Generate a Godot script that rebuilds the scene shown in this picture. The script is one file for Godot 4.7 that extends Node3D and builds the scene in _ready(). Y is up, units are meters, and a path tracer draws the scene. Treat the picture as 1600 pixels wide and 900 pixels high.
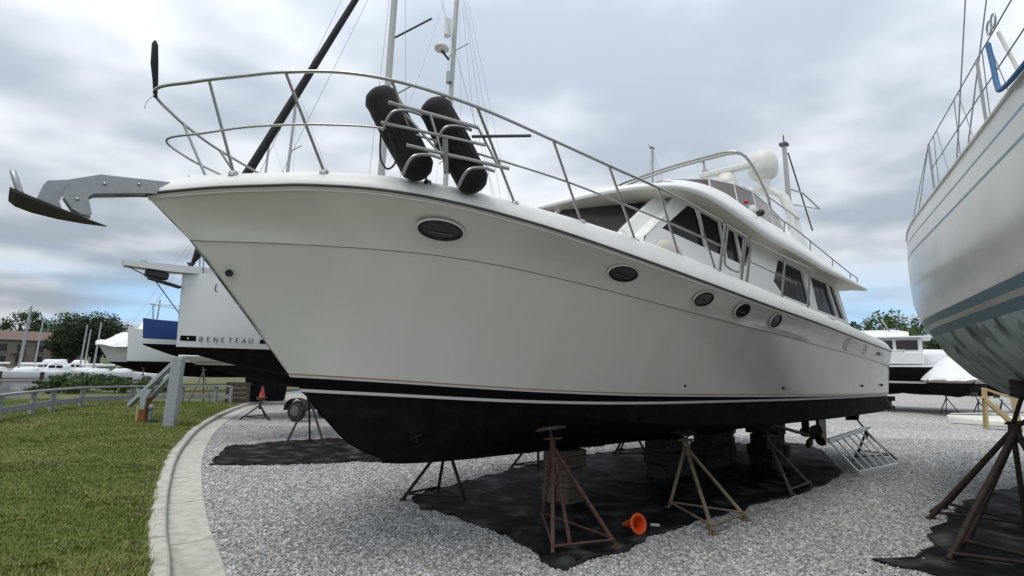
extends Node3D

var M := {}
var taken := {}
var rng := RandomNumberGenerator.new()

func _ready():
	rng.seed = 71
	# ---- camera
	var cam := Camera3D.new()
	cam.name = "camera"
	cam.fov = 58.715
	cam.near = 0.05
	cam.far = 3000.0
	cam.transform = Transform3D(Basis(Vector3.RIGHT, atan(0.16)) * Basis(Vector3.BACK, deg_to_rad(1.2)), Vector3(0, 1.7, 0))
	add_child(cam)
	cam.current = true
	# ---- sky, exposure
	var env := Environment.new()
	env.background_mode = Environment.BG_SKY
	var sky := Sky.new()
	var pano := PanoramaSkyMaterial.new()
	pano.panorama = cloud_panorama()
	sky.sky_material = pano
	env.sky = sky
	env.background_energy_multiplier = 1.0
	env.tonemap_mode = Environment.TONE_MAPPER_LINEAR
	env.tonemap_exposure = 1.54
	env.sdfgi_enabled = true
	env.ssao_enabled = true
	env.ssil_enabled = true
	var we := WorldEnvironment.new()
	we.name = "world_environment"
	we.environment = env
	add_child(we)
	# ---- the sun behind the overcast
	var sun := DirectionalLight3D.new()
	sun.name = "sun"
	sun.light_energy = 0.34
	sun.light_angular_distance = 24.0
	sun.light_color = Color(1.0, 0.97, 0.92)
	sun.shadow_enabled = true
	sun.rotation_degrees = Vector3(-66, -35, 0)
	add_child(sun)
	make_materials()
	# ---- setting
	build_ground()
	build_kerb()
	# ---- large things
	build_yacht()
	build_right_sailboat()
	build_left_boats()
	build_right_boats()
	build_masts_behind()
	# ---- under and around the yacht
	build_yard_things()
	# ---- far shore
	build_shore()
	# ---- loose cover, last
	build_gravel()
	build_grass()

func cloud_panorama():
	var w := 2048
	var h := 1024
	var img := Image.create(w, h, false, Image.FORMAT_RGBF)
	var n1 := FastNoiseLite.new()
	n1.seed = 11
	n1.noise_type = FastNoiseLite.TYPE_SIMPLEX_SMOOTH
	n1.frequency = 1.0
	n1.fractal_octaves = 5
	n1.fractal_gain = 0.55
	var n2 := FastNoiseLite.new()
	n2.seed = 29
	n2.noise_type = FastNoiseLite.TYPE_SIMPLEX_SMOOTH
	n2.frequency = 1.0
	n2.fractal_octaves = 4
	var dark := Vector3(0.315, 0.362, 0.425)
	var pale := Vector3(0.61, 0.635, 0.672)
	var blue := Vector3(0.27, 0.46, 0.66)
	for j in h:
		var v := (j + 0.5) / h
		var el := PI * (0.5 - v)
		var sy := sin(el)
		if sy < -0.02:
			break
		var cy := cos(el)
		var e := maxf(sy, 0.0)
		# an overcast sky is brighter overhead than at the horizon
		var lift := (1.0 + 1.75 * e) / 1.62
		for i in w:
			var a := ((i + 0.5) / w - 0.5) * TAU
			var dx := sin(a) * cy
			var dz := -cos(a) * cy
			var k := 1.0 / (e + 0.10)
			var px := dx * k
			var pz := dz * k
			var c := n1.get_noise_2d(px * 0.44 + 3.0, pz * 0.52 - 1.0) * 0.85 + n2.get_noise_2d(px * 1.15 + 9.0, pz * 1.35) * 0.36
			var t := clampf(0.48 + c * 1.45, 0.0, 1.0)
			t = t * t * (3.0 - 2.0 * t)
			var col := dark.lerp(pale, t) * lift
			# breaks near the horizon where the blue shows
			var gap := clampf((0.20 - e) / 0.10, 0.0, 1.0) * clampf(0.42 + n2.get_noise_2d(px * 0.22 + 40.0, pz * 0.42 + 7.0) * 2.0 - 0.45 * sin(a + 0.2), 0.0, 1.0)
			col = col.lerp(blue * (1.18 - 0.5 * e), gap * 0.85)
			img.set_pixel(i, j, Color(col.x, col.y, col.z))
	# below the horizon the sheet only has to be neutral
	for j in h:
		if PI * (0.5 - (j + 0.5) / h) < -0.02:
			for i in w:
				img.set_pixel(i, j, Color(0.16, 0.16, 0.15))
	return ImageTexture.create_from_image(img)

# ------------------------------------------------------------------ materials
func lin(r, g, b) -> Color:
	return Color(r, g, b).linear_to_srgb()

func mat(called: String, col: Color, rough := 0.6, metal := 0.0) -> StandardMaterial3D:
	var m := StandardMaterial3D.new()
	m.resource_name = called
	m.albedo_color = col
	m.roughness = rough
	m.metallic = metal
	M[called] = m
	return m

func noise_image(sd: int, freq: float, size: int, kind := 0, oct := 4) -> Image:
	var n := FastNoiseLite.new()
	n.seed = sd
	n.frequency = freq
	if kind == 1:
		n.noise_type = FastNoiseLite.TYPE_CELLULAR
		n.cellular_return_type = FastNoiseLite.RETURN_CELL_VALUE
		n.fractal_type = FastNoiseLite.FRACTAL_NONE
	elif kind == 2:
		n.noise_type = FastNoiseLite.TYPE_CELLULAR
		n.cellular_return_type = FastNoiseLite.RETURN_DISTANCE
		n.fractal_type = FastNoiseLite.FRACTAL_NONE
	else:
		n.noise_type = FastNoiseLite.TYPE_SIMPLEX_SMOOTH
		n.fractal_octaves = oct
	return n.get_seamless_image(size, size)

func ramp_tex(img: Image, stops: Array) -> ImageTexture:
	var g := Gradient.new()
	var off := PackedFloat32Array()
	var cols := PackedColorArray()
	for s in stops:
		off.append(s[0])
		cols.append(s[1])
	g.offsets = off
	g.colors = cols
	var lut := []
	for i in 256:
		lut.append(g.sample(i / 255.0))
	var o := Image.create(img.get_width(), img.get_height(), false, Image.FORMAT_RGB8)
	for y in img.get_height():
		for x in img.get_width():
			o.set_pixel(x, y, lut[int(img.get_pixel(x, y).r * 255.0)])
	return ImageTexture.create_from_image(o)

func bump_tex(img: Image, amount: float) -> ImageTexture:
	var b: Image = img.duplicate()
	b.convert(Image.FORMAT_RGBA8)
	b.bump_map_to_normal_map(amount)
	return ImageTexture.create_from_image(b)

func tri_tex(m: StandardMaterial3D, tex, scale: float, world := false):
	m.albedo_texture = tex
	m.albedo_color = Color.WHITE
	m.uv1_triplanar = true
	m.uv1_world_triplanar = world
	m.uv1_scale = Vector3.ONE * scale

func tri_bump(m: StandardMaterial3D, tex, strength: float, scale := 0.0, world := false):
	m.normal_enabled = true
	m.normal_texture = tex
	m.normal_scale = strength
	m.uv1_triplanar = true
	m.uv1_world_triplanar = world
	if scale > 0.0:
		m.uv1_scale = Vector3.ONE * scale

func make_materials():
	var soft := noise_image(3, 0.006, 256)
	var fine := noise_image(5, 0.03, 256)
	var m := mat("gelcoat", lin(0.66, 0.655, 0.61), 0.15)
	tri_tex(m, ramp_tex(soft, [[0.0, lin(0.68, 0.67, 0.61)], [0.5, lin(0.72, 0.71, 0.655)], [1.0, lin(0.75, 0.74, 0.695)]]), 0.35)
	tri_bump(m, bump_tex(soft, 6.0), 0.10)
	m.uv1_scale = Vector3(0.8, 0.16, 0.8)
	m.clearcoat_enabled = true
	m.clearcoat = 0.5
	m.clearcoat_roughness = 0.08
	m = mat("white_deck", lin(0.76, 0.76, 0.74), 0.42)
	tri_tex(m, ramp_tex(fine, [[0.0, lin(0.70, 0.70, 0.67)], [0.45, lin(0.77, 0.77, 0.75)], [1.0, lin(0.80, 0.80, 0.785)]]), 0.6)
	m = mat("cabin_white", lin(0.78, 0.78, 0.765), 0.32)
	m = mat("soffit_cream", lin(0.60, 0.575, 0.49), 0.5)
	m = mat("bottom_paint", lin(0.01, 0.01, 0.011), 0.75)
	tri_tex(m, ramp_tex(fine, [[0.0, lin(0.006, 0.006, 0.0065)], [0.5, lin(0.010, 0.010, 0.011)], [0.8, lin(0.017, 0.0165, 0.017)], [1.0, lin(0.03, 0.028, 0.027)]]), 0.5)
	m.metallic_specular = 0.2
	m = mat("boot_black", lin(0.006, 0.006, 0.007), 0.5)
	m.metallic_specular = 0.15
	m = mat("stripe_white", lin(0.62, 0.62, 0.60), 0.35)
	m = mat("stripe_tan", lin(0.42, 0.24, 0.10), 0.4)
	m = mat("rubber_black", lin(0.014, 0.014, 0.015), 0.55)
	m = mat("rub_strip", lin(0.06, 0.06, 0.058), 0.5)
	m = mat("fabric_black", lin(0.013, 0.013, 0.015), 0.8)
	m.metallic_specular = 0.4
	m.rim_enabled = true
	m.rim = 0.3
	m = mat("steel", lin(0.40, 0.395, 0.375), 0.3, 1.0)
	m = mat("galvanised", lin(0.34, 0.36, 0.365), 0.42, 0.75)
	tri_tex(m, ramp_tex(fine, [[0.0, lin(0.33, 0.345, 0.355)], [0.5, lin(0.37, 0.385, 0.395)], [1.0, lin(0.41, 0.425, 0.435)]]), 1.6)
	m = mat("anchor_dark", lin(0.05, 0.048, 0.043), 0.55, 0.4)
	m = mat("dark_glass", lin(0.012, 0.011, 0.012), 0.08)
	m.clearcoat_enabled = true
	m.clearcoat = 0.4
	m = mat("curtain_glass", lin(0.016, 0.015, 0.018), 0.1)
	m.metallic_specular = 0.15
	m = mat("tint_glass", Color(0.30, 0.18, 0.13, 0.62), 0.08)
	m.transparency = BaseMaterial3D.TRANSPARENCY_ALPHA
	m = mat("dome_plastic", lin(0.66, 0.655, 0.61), 0.45)
	m = mat("bronze", lin(0.10, 0.075, 0.045), 0.5, 0.7)
	m = mat("red_plastic", lin(0.42, 0.03, 0.03), 0.4)
	m = mat("mast_alu", lin(0.42, 0.415, 0.40), 0.45, 0.3)
	m = mat("wire_steel", lin(0.24, 0.245, 0.25), 0.4, 0.6)
	m = mat("hull_white", lin(0.70, 0.71, 0.72), 0.28)
	m = mat("wrap_white", lin(0.80, 0.81, 0.83), 0.5)
	m = mat("hull_blue", lin(0.012, 0.05, 0.20), 0.35)
	m = mat("hull_grey_white", lin(0.56, 0.565, 0.54), 0.22)
	tri_tex(m, ramp_tex(soft, [[0.0, lin(0.53, 0.525, 0.475)], [0.5, lin(0.61, 0.605, 0.555)], [1.0, lin(0.66, 0.655, 0.61)]]), 0.5)
	m.clearcoat_enabled = true
	m.clearcoat = 0.4
	m = mat("stripe_teal", lin(0.13, 0.225, 0.265), 0.4)
	# worn teal antifouling: dark, scraped and washed-out patches
	var worn := noise_image(41, 0.012, 512, 0, 5)
	m = mat("teal_bottom", lin(0.2, 0.25, 0.25), 0.7)
	tri_tex(m, ramp_tex(worn, [[0.0, lin(0.06, 0.065, 0.065)], [0.33, lin(0.12, 0.14, 0.14)], [0.41, lin(0.38, 0.48, 0.47)], [0.58, lin(0.47, 0.57, 0.56)], [0.74, lin(0.52, 0.59, 0.575)], [1.0, lin(0.28, 0.29, 0.27)]]), 0.3)
	# rust and old paint
	var rust := noise_image(17, 0.02, 256, 0, 5)
	m = mat("rust_red", lin(0.1, 0.04, 0.03), 0.8, 0.15)
	tri_tex(m, ramp_tex(rust, [[0.0, lin(0.05, 0.022, 0.016)], [0.45, lin(0.115, 0.05, 0.038)], [0.7, lin(0.16, 0.085, 0.06)], [1.0, lin(0.22, 0.15, 0.11)]]), 2.2)
	m = mat("tan_paint", lin(0.25, 0.19, 0.1), 0.75, 0.1)
	tri_tex(m, ramp_tex(rust, [[0.0, lin(0.10, 0.05, 0.03)], [0.35, lin(0.22, 0.155, 0.085)], [0.7, lin(0.28, 0.215, 0.13)], [1.0, lin(0.34, 0.28, 0.19)]]), 1.8)
	m = mat("grey_paint", lin(0.12, 0.12, 0.12), 0.7, 0.2)
	tri_tex(m, ramp_tex(rust, [[0.0, lin(0.06, 0.04, 0.03)], [0.4, lin(0.11, 0.105, 0.10)], [1.0, lin(0.18, 0.175, 0.17)]]), 2.0)
	m = mat("dark_rust", lin(0.04, 0.024, 0.02), 0.8, 0.15)
	tri_tex(m, ramp_tex(rust, [[0.0, lin(0.018, 0.012, 0.011)], [0.5, lin(0.038, 0.023, 0.019)], [1.0, lin(0.09, 0.05, 0.035)]]), 2.2)
	var wood := noise_image(23, 0.02, 256, 0, 5)
	m = mat("timber", lin(0.2, 0.15, 0.1), 0.85)
	tri_tex(m, ramp_tex(wood, [[0.0, lin(0.06, 0.043, 0.03)], [0.5, lin(0.125, 0.095, 0.067)], [1.0, lin(0.20, 0.16, 0.115)]]), 1.5)
	m.uv1_scale = Vector3(0.5, 4.0, 4.0)
	m = mat("timber_dark", lin(0.05, 0.04, 0.03), 0.9)
	tri_tex(m, ramp_tex(wood, [[0.0, lin(0.016, 0.014, 0.013)], [0.5, lin(0.04, 0.033, 0.028)], [1.0, lin(0.08, 0.066, 0.052)]]), 1.5)
	m.uv1_scale = Vector3(0.5, 4.0, 4.0)
	m = mat("timber_yellow", lin(0.40, 0.30, 0.15), 0.8)
	m = mat("fence_grey", lin(0.25, 0.265, 0.27), 0.8)
	tri_tex(m, ramp_tex(wood, [[0.0, lin(0.17, 0.18, 0.185)], [0.5, lin(0.26, 0.275, 0.28)], [1.0, lin(0.34, 0.355, 0.36)]]), 0.8)
	m = mat("post_grey", lin(0.33, 0.37, 0.385), 0.7)
	tri_tex(m, ramp_tex(fine, [[0.0, lin(0.28, 0.315, 0.33)], [0.6, lin(0.34, 0.38, 0.395)], [1.0, lin(0.40, 0.435, 0.445)]]), 1.0)
	m = mat("orange_wood", lin(0.22, 0.085, 0.03), 0.8)
	m = mat("pale_yellow", lin(0.45, 0.38, 0.18), 0.6)
	m = mat("cone_orange", lin(0.72, 0.085, 0.012), 0.45)
	m = mat("cone_faded", lin(0.60, 0.13, 0.08), 0.6)
	m = mat("cone_white", lin(0.6, 0.6, 0.6), 0.5)
	m = mat("aluminium", lin(0.62, 0.62, 0.60), 0.38, 0.8)
	# woven ground cloth
	var weave := noise_image(61, 0.05, 256, 0, 3)
	m = mat("tarp_black", lin(0.015, 0.015, 0.017), 0.72)
	tri_tex(m, ramp_tex(noise_image(63, 0.01, 512, 0, 6), [[0.0, lin(0.004, 0.004, 0.0045)], [0.45, lin(0.006, 0.006, 0.0065)], [0.58, lin(0.014, 0.014, 0.0145)], [0.74, lin(0.036, 0.037, 0.037)], [1.0, lin(0.10, 0.098, 0.095)]]), 0.35, true)
	m.metallic_specular = 0.22
	tri_bump(m, bump_tex(weave, 3.0), 0.35, 0.0, true)
	# concrete
	var conc := noise_image(31, 0.018, 512, 0, 6)
	m = mat("concrete", lin(0.40, 0.385, 0.34), 0.88)
	tri_tex(m, ramp_tex(conc, [[0.0, lin(0.33, 0.315, 0.275)], [0.3, lin(0.39, 0.375, 0.33)], [0.55, lin(0.45, 0.435, 0.385)], [1.0, lin(0.53, 0.515, 0.465)]]), 0.6, true)
	tri_bump(m, bump_tex(noise_image(33, 0.12, 512, 0, 3), 1.0), 0.2, 0.0, true)
	# gravel: crushed grey stone, each cell its own tone
	var cell := noise_image(51, 0.045, 1024, 1)
	var cdist := noise_image(51, 0.045, 1024, 2)
	m = mat("gravel", lin(0.3, 0.3, 0.3), 0.9)
	tri_tex(m, ramp_tex(cell, [[0.0, lin(0.13, 0.128, 0.128)], [0.22, lin(0.25, 0.245, 0.245)], [0.45, lin(0.36, 0.352, 0.35)], [0.62, lin(0.32, 0.29, 0.26)], [0.8, lin(0.50, 0.495, 0.49)], [1.0, lin(0.72, 0.715, 0.71)]]), 0.55, true)
	m.vertex_color_use_as_albedo = true
	tri_bump(m, bump_tex(cdist, 6.0), 1.0, 0.0, true)
	m = mat("stone", Color.WHITE, 0.88)
	m.vertex_color_use_as_albedo = true
	# lawn soil and turf
	var turf := noise_image(71, 0.02, 512, 0, 6)
	m = mat("turf", lin(0.07, 0.09, 0.025), 1.0)
	tri_tex(m, ramp_tex(turf, [[0.0, lin(0.045, 0.058, 0.014)], [0.45, lin(0.085, 0.105, 0.026)], [0.62, lin(0.12, 0.125, 0.042)], [0.72, lin(0.16, 0.135, 0.08)], [1.0, lin(0.24, 0.21, 0.15)]]), 0.35, true)
	m = mat("blade", Color.WHITE, 0.75)
	m.vertex_color_use_as_albedo = true
	m.backlight_enabled = true
	m.backlight = Color(0.05, 0.07, 0.02)
	m = mat("soil", lin(0.11, 0.085, 0.06), 0.95)
	tri_tex(m, ramp_tex(turf, [[0.0, lin(0.06, 0.05, 0.035)], [0.5, lin(0.12, 0.10, 0.07)], [1.0, lin(0.22, 0.20, 0.16)]]), 0.8, true)
	m = mat("field_green", lin(0.06, 0.08, 0.025), 1.0)
	tri_tex(m, ramp_tex(turf, [[0.0, lin(0.03, 0.045, 0.012)], [0.5, lin(0.06, 0.085, 0.022)], [1.0, lin(0.11, 0.13, 0.045)]]), 0.05, true)
	m = mat("water", lin(0.02, 0.028, 0.03), 0.08)
	tri_bump(m, bump_tex(noise_image(81, 0.03, 512, 0, 4), 3.0), 0.25, 0.25, true)
	m = mat("leaf_dark", lin(0.022, 0.040, 0.012), 0.8)
	m = mat("leaf_mid", lin(0.045, 0.075, 0.018), 0.8)
	m = mat("leaf_light", lin(0.075, 0.115, 0.03), 0.8)
	for k in ["leaf_dark", "leaf_mid", "leaf_light"]:
		M[k].backlight_enabled = true
		M[k].backlight = Color(0.06, 0.08, 0.02)
	m = mat("bark", lin(0.05, 0.04, 0.03), 0.9)
	m = mat("brick_far", lin(0.16, 0.10, 0.08), 0.9)
	m = mat("wall_far", lin(0.24, 0.195, 0.155), 0.9)
	m = mat("roof_far", lin(0.16, 0.11, 0.095), 0.9)
	m = mat("rope_blue", lin(0.03, 0.12, 0.26), 0.6)
	m = mat("rope_white", lin(0.55, 0.55, 0.52), 0.8)
	m = mat("dock_wood", lin(0.24, 0.21, 0.18), 0.85)
	m = mat("dark_plastic", lin(0.03, 0.03, 0.032), 0.5)

# ------------------------------------------------------------------ meshes
func S() -> SurfaceTool:
	var st := SurfaceTool.new()
	st.begin(Mesh.PRIMITIVE_TRIANGLES)
	st.set_smooth_group(0)
	return st

func tri(st: SurfaceTool, a: Vector3, b: Vector3, c: Vector3):
	st.add_vertex(a)
	st.add_vertex(b)
	st.add_vertex(c)

func quad(st: SurfaceTool, a: Vector3, b: Vector3, c: Vector3, d: Vector3):
	if (a - b).length_squared() > 1e-10 and (b - c).length_squared() > 1e-10:
		tri(st, a, b, c)
	if (c - d).length_squared() > 1e-10 and (d - a).length_squared() > 1e-10:
		tri(st, a, c, d)

func flat(st: SurfaceTool):
	st.set_smooth_group(-1)

func smooth(st: SurfaceTool, g := 0):
	st.set_smooth_group(g)

func grid(st: SurfaceTool, g: Array):
	for i in g.size() - 1:
		for j in g[i].size() - 1:
			quad(st, g[i][j], g[i][j + 1], g[i + 1][j + 1], g[i + 1][j])

func tube(st: SurfaceTool, pts: Array, r, sides := 8, closed := false):
	var n := pts.size()
	var rings := []
	var up := Vector3.UP
	for i in n:
		var d: Vector3
		if closed:
			d = pts[(i + 1) % n] - pts[(i + n - 1) % n]
		else:
			d = pts[mini(i + 1, n - 1)] - pts[maxi(i - 1, 0)]
		d = d.normalized()
		if i == 0 and absf(d.dot(up)) > 0.93:
			up = Vector3.RIGHT
		var u := (up - d * up.dot(d)).normalized()
		up = u
		var w := d.cross(u)
		var rr: float = r[i] if r is Array else r
		var ring := []
		for k in sides + 1:
			var a := TAU * (k % sides) / sides
			ring.append(pts[i] + (u * cos(a) + w * sin(a)) * rr)
		rings.append(ring)
	if closed:
		rings.append(rings[0])
	smooth(st)
	grid(st, rings)
	if not closed:
		flat(st)
		for e in [0, n - 1]:
			for k in sides:
				if e == 0:
					tri(st, pts[e], rings[e][k + 1], rings[e][k])
				else:
					tri(st, pts[e], rings[e][k], rings[e][k + 1])
		smooth(st)

func cbox(st: SurfaceTool, c: Vector3, size: Vector3, bas := Basis(), ch := 0.008):
	flat(st)
	var h := size * 0.5
	ch = minf(ch, minf(h.x, minf(h.y, h.z)) * 0.45)
	var P := func(x, y, z): return c + bas * Vector3(x, y, z)
	var i := h - Vector3.ONE * ch
	for s in [-1.0, 1.0]:
		var q := [P.call(s * h.x, -i.y, -i.z), P.call(s * h.x, -i.y, i.z), P.call(s * h.x, i.y, i.z), P.call(s * h.x, i.y, -i.z)]
		if s < 0: q.reverse()
		quad(st, q[0], q[1], q[2], q[3])
		q = [P.call(-i.x, s * h.y, -i.z), P.call(i.x, s * h.y, -i.z), P.call(i.x, s * h.y, i.z), P.call(-i.x, s * h.y, i.z)]
		if s < 0: q.reverse()
		quad(st, q[0], q[1], q[2], q[3])
		q = [P.call(-i.x, -i.y, s * h.z), P.call(-i.x, i.y, s * h.z), P.call(i.x, i.y, s * h.z), P.call(i.x, -i.y, s * h.z)]
		if s < 0: q.reverse()
		quad(st, q[0], q[1], q[2], q[3])
		for t in [-1.0, 1.0]:
			quad(st, P.call(s * h.x, t * i.y, -i.z), P.call(s * i.x, t * h.y, -i.z), P.call(s * i.x, t * h.y, i.z), P.call(s * h.x, t * i.y, i.z))
			quad(st, P.call(s * h.x, -i.y, t * i.z), P.call(s * h.x, i.y, t * i.z), P.call(s * i.x, i.y, t * h.z), P.call(s * i.x, -i.y, t * h.z))
			quad(st, P.call(-i.x, s * h.y, t * i.z), P.call(i.x, s * h.y, t * i.z), P.call(i.x, s * i.y, t * h.z), P.call(-i.x, s * i.y, t * h.z))
			for w in [-1.0, 1.0]:
				tri(st, P.call(s * h.x, t * i.y, w * i.z), P.call(s * i.x, t * h.y, w * i.z), P.call(s * i.x, t * i.y, w * h.z))
	smooth(st)

func bar(st: SurfaceTool, a: Vector3, b: Vector3, w: float, h: float, ch := 0.006, up := Vector3.UP):
	var x := (b - a).normalized()
	if absf(x.dot(up)) > 0.97:
		up = Vector3.BACK
	var z := x.cross(up).normalized()
	var y := z.cross(x)
	cbox(st, (a + b) * 0.5, Vector3((b - a).length(), h, w), Basis(x, y, z), ch)

# a flat outline given thickness: o + ax * p.x + ay * p.y, from 0 to depth along az
func prism(st: SurfaceTool, poly: PackedVector2Array, o: Vector3, ax: Vector3, ay: Vector3, az: Vector3, depth: float):
	flat(st)
	var ix := Geometry2D.triangulate_polygon(poly)
	var f := func(p: Vector2, t: float): return o + ax * p.x + ay * p.y + az * (depth * t)
	for k in range(0, ix.size(), 3):
		tri(st, f.call(poly[ix[k]], 0.0), f.call(poly[ix[k + 1]], 0.0), f.call(poly[ix[k + 2]], 0.0))
		tri(st, f.call(poly[ix[k]], 1.0), f.call(poly[ix[k + 2]], 1.0), f.call(poly[ix[k + 1]], 1.0))
	var n := poly.size()
	for k in n:
		quad(st, f.call(poly[k], 0.0), f.call(poly[k], 1.0), f.call(poly[(k + 1) % n], 1.0), f.call(poly[(k + 1) % n], 0.0))
	smooth(st)

# profile of Vector2(radius, along) turned about an axis
func lathe(st: SurfaceTool, prof: Array, o: Vector3, axis := Vector3.UP, sides := 20):
	var u := axis.cross(Vector3.RIGHT if absf(axis.x) < 0.8 else Vector3.UP).normalized()
	var w := axis.cross(u)
	var g := []
	for p in prof:
		var ring := []
		for k in sides + 1:
			var a := TAU * (k % sides) / sides
			ring.append(o + axis * p.y + (u * cos(a) + w * sin(a)) * p.x)
		g.append(ring)
	grid(st, g)

func curve(pts: Array, per := 6) -> Array:
	var out := []
	var n := pts.size()
	for i in n - 1:
		var a = pts[maxi(i - 1, 0)]
		var b = pts[i]
		var c = pts[i + 1]
		var d = pts[mini(i + 2, n - 1)]
		for k in per:
			out.append(b.cubic_interpolate(c, a, d, float(k) / per))
	out.append(pts[n - 1])
	return out

# value at x in a table sorted by its first entry, smooth
func ev(t: Array, x: float) -> Vector3:
	var n := t.size()
	if x <= t[0].x:
		return t[0]
	if x >= t[n - 1].x:
		return t[n - 1]
	var i := 0
	while i < n - 2 and t[i + 1].x < x:
		i += 1
	var p0: Vector3 = t[maxi(i - 1, 0)]
	var p1: Vector3 = t[i]
	var p2: Vector3 = t[i + 1]
	var p3: Vector3 = t[mini(i + 2, n - 1)]
	var h := p2.x - p1.x
	var s := (x - p1.x) / h
	var m1 := (p2 - p0) / maxf(p2.x - p0.x, 1e-4) * h
	var m2 := (p3 - p1) / maxf(p3.x - p1.x, 1e-4) * h
	var r := p1 * (2 * s * s * s - 3 * s * s + 1) + m1 * (s * s * s - 2 * s * s + s) + p2 * (-2 * s * s * s + 3 * s * s) + m2 * (s * s * s - s * s)
	r.x = x
	return r

func mirror(a: Array) -> Array:
	var o := []
	for p in a:
		o.append(Vector3(p.x, p.y, -p.z))
	return o

# ------------------------------------------------------------------ scene tree
func unique(parent: Node, called: String) -> String:
	var k := str(parent.get_instance_id()) + called
	if not taken.has(k):
		taken[k] = 0
		return called
	taken[k] += 1
	return "%s_%03d" % [called, taken[k]]

func obj(called: String, st: SurfaceTool, m, parent: Node = self) -> MeshInstance3D:
	st.generate_normals()
	var o := MeshInstance3D.new()
	o.mesh = st.commit()
	o.material_override = M[m] if m is String else m
	o.name = unique(parent, called)
	parent.add_child(o, true)
	return o

func place(called: String, mesh: Mesh, m, parent: Node, xf := Transform3D()) -> MeshInstance3D:
	var o := MeshInstance3D.new()
	o.mesh = mesh
	o.material_override = M[m] if m is String else m
	o.name = unique(parent, called)
	o.transform = xf
	parent.add_child(o, true)
	return o

func tag(o: Node, label: String, category: String, group := ""):
	o.set_meta("label", label)
	o.set_meta("category", category)
	if group != "":
		o.set_meta("group", group)

func thing(called: String, label: String, category: String, at := Vector3.ZERO, turn := 0.0, group := "") -> Node3D:
	var o := Node3D.new()
	o.name = unique(self, called)
	o.position = at
	o.rotation_degrees.y = turn
	tag(o, label, category, group)
	add_child(o, true)
	return o

func struct(o: Node):
	o.set_meta("kind", "structure")
	return o

func mesh_of(st: SurfaceTool) -> ArrayMesh:
	st.generate_normals()
	return st.commit()

# ------------------------------------------------------------------ ground
const KERB := [Vector3(0.1, 0, 3.0), Vector3(-0.3, 0, 0.5), Vector3(-1.1, 0, -1.7), Vector3(-1.95, 0, -3.25), Vector3(-2.72, 0, -4.47), Vector3(-3.37, 0, -5.4), Vector3(-4.12, 0, -6.55), Vector3(-4.77, 0, -7.6), Vector3(-5.66, 0, -9.1), Vector3(-6.6, 0, -10.85), Vector3(-7.98, 0, -13.7), Vector3(-9.45, 0, -17.4), Vector3(-10.6, 0, -20.9), Vector3(-12.0, 0, -26.0), Vector3(-13.5, 0, -33.0)]
var kerb_line := []
var kerb_out := []

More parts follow.
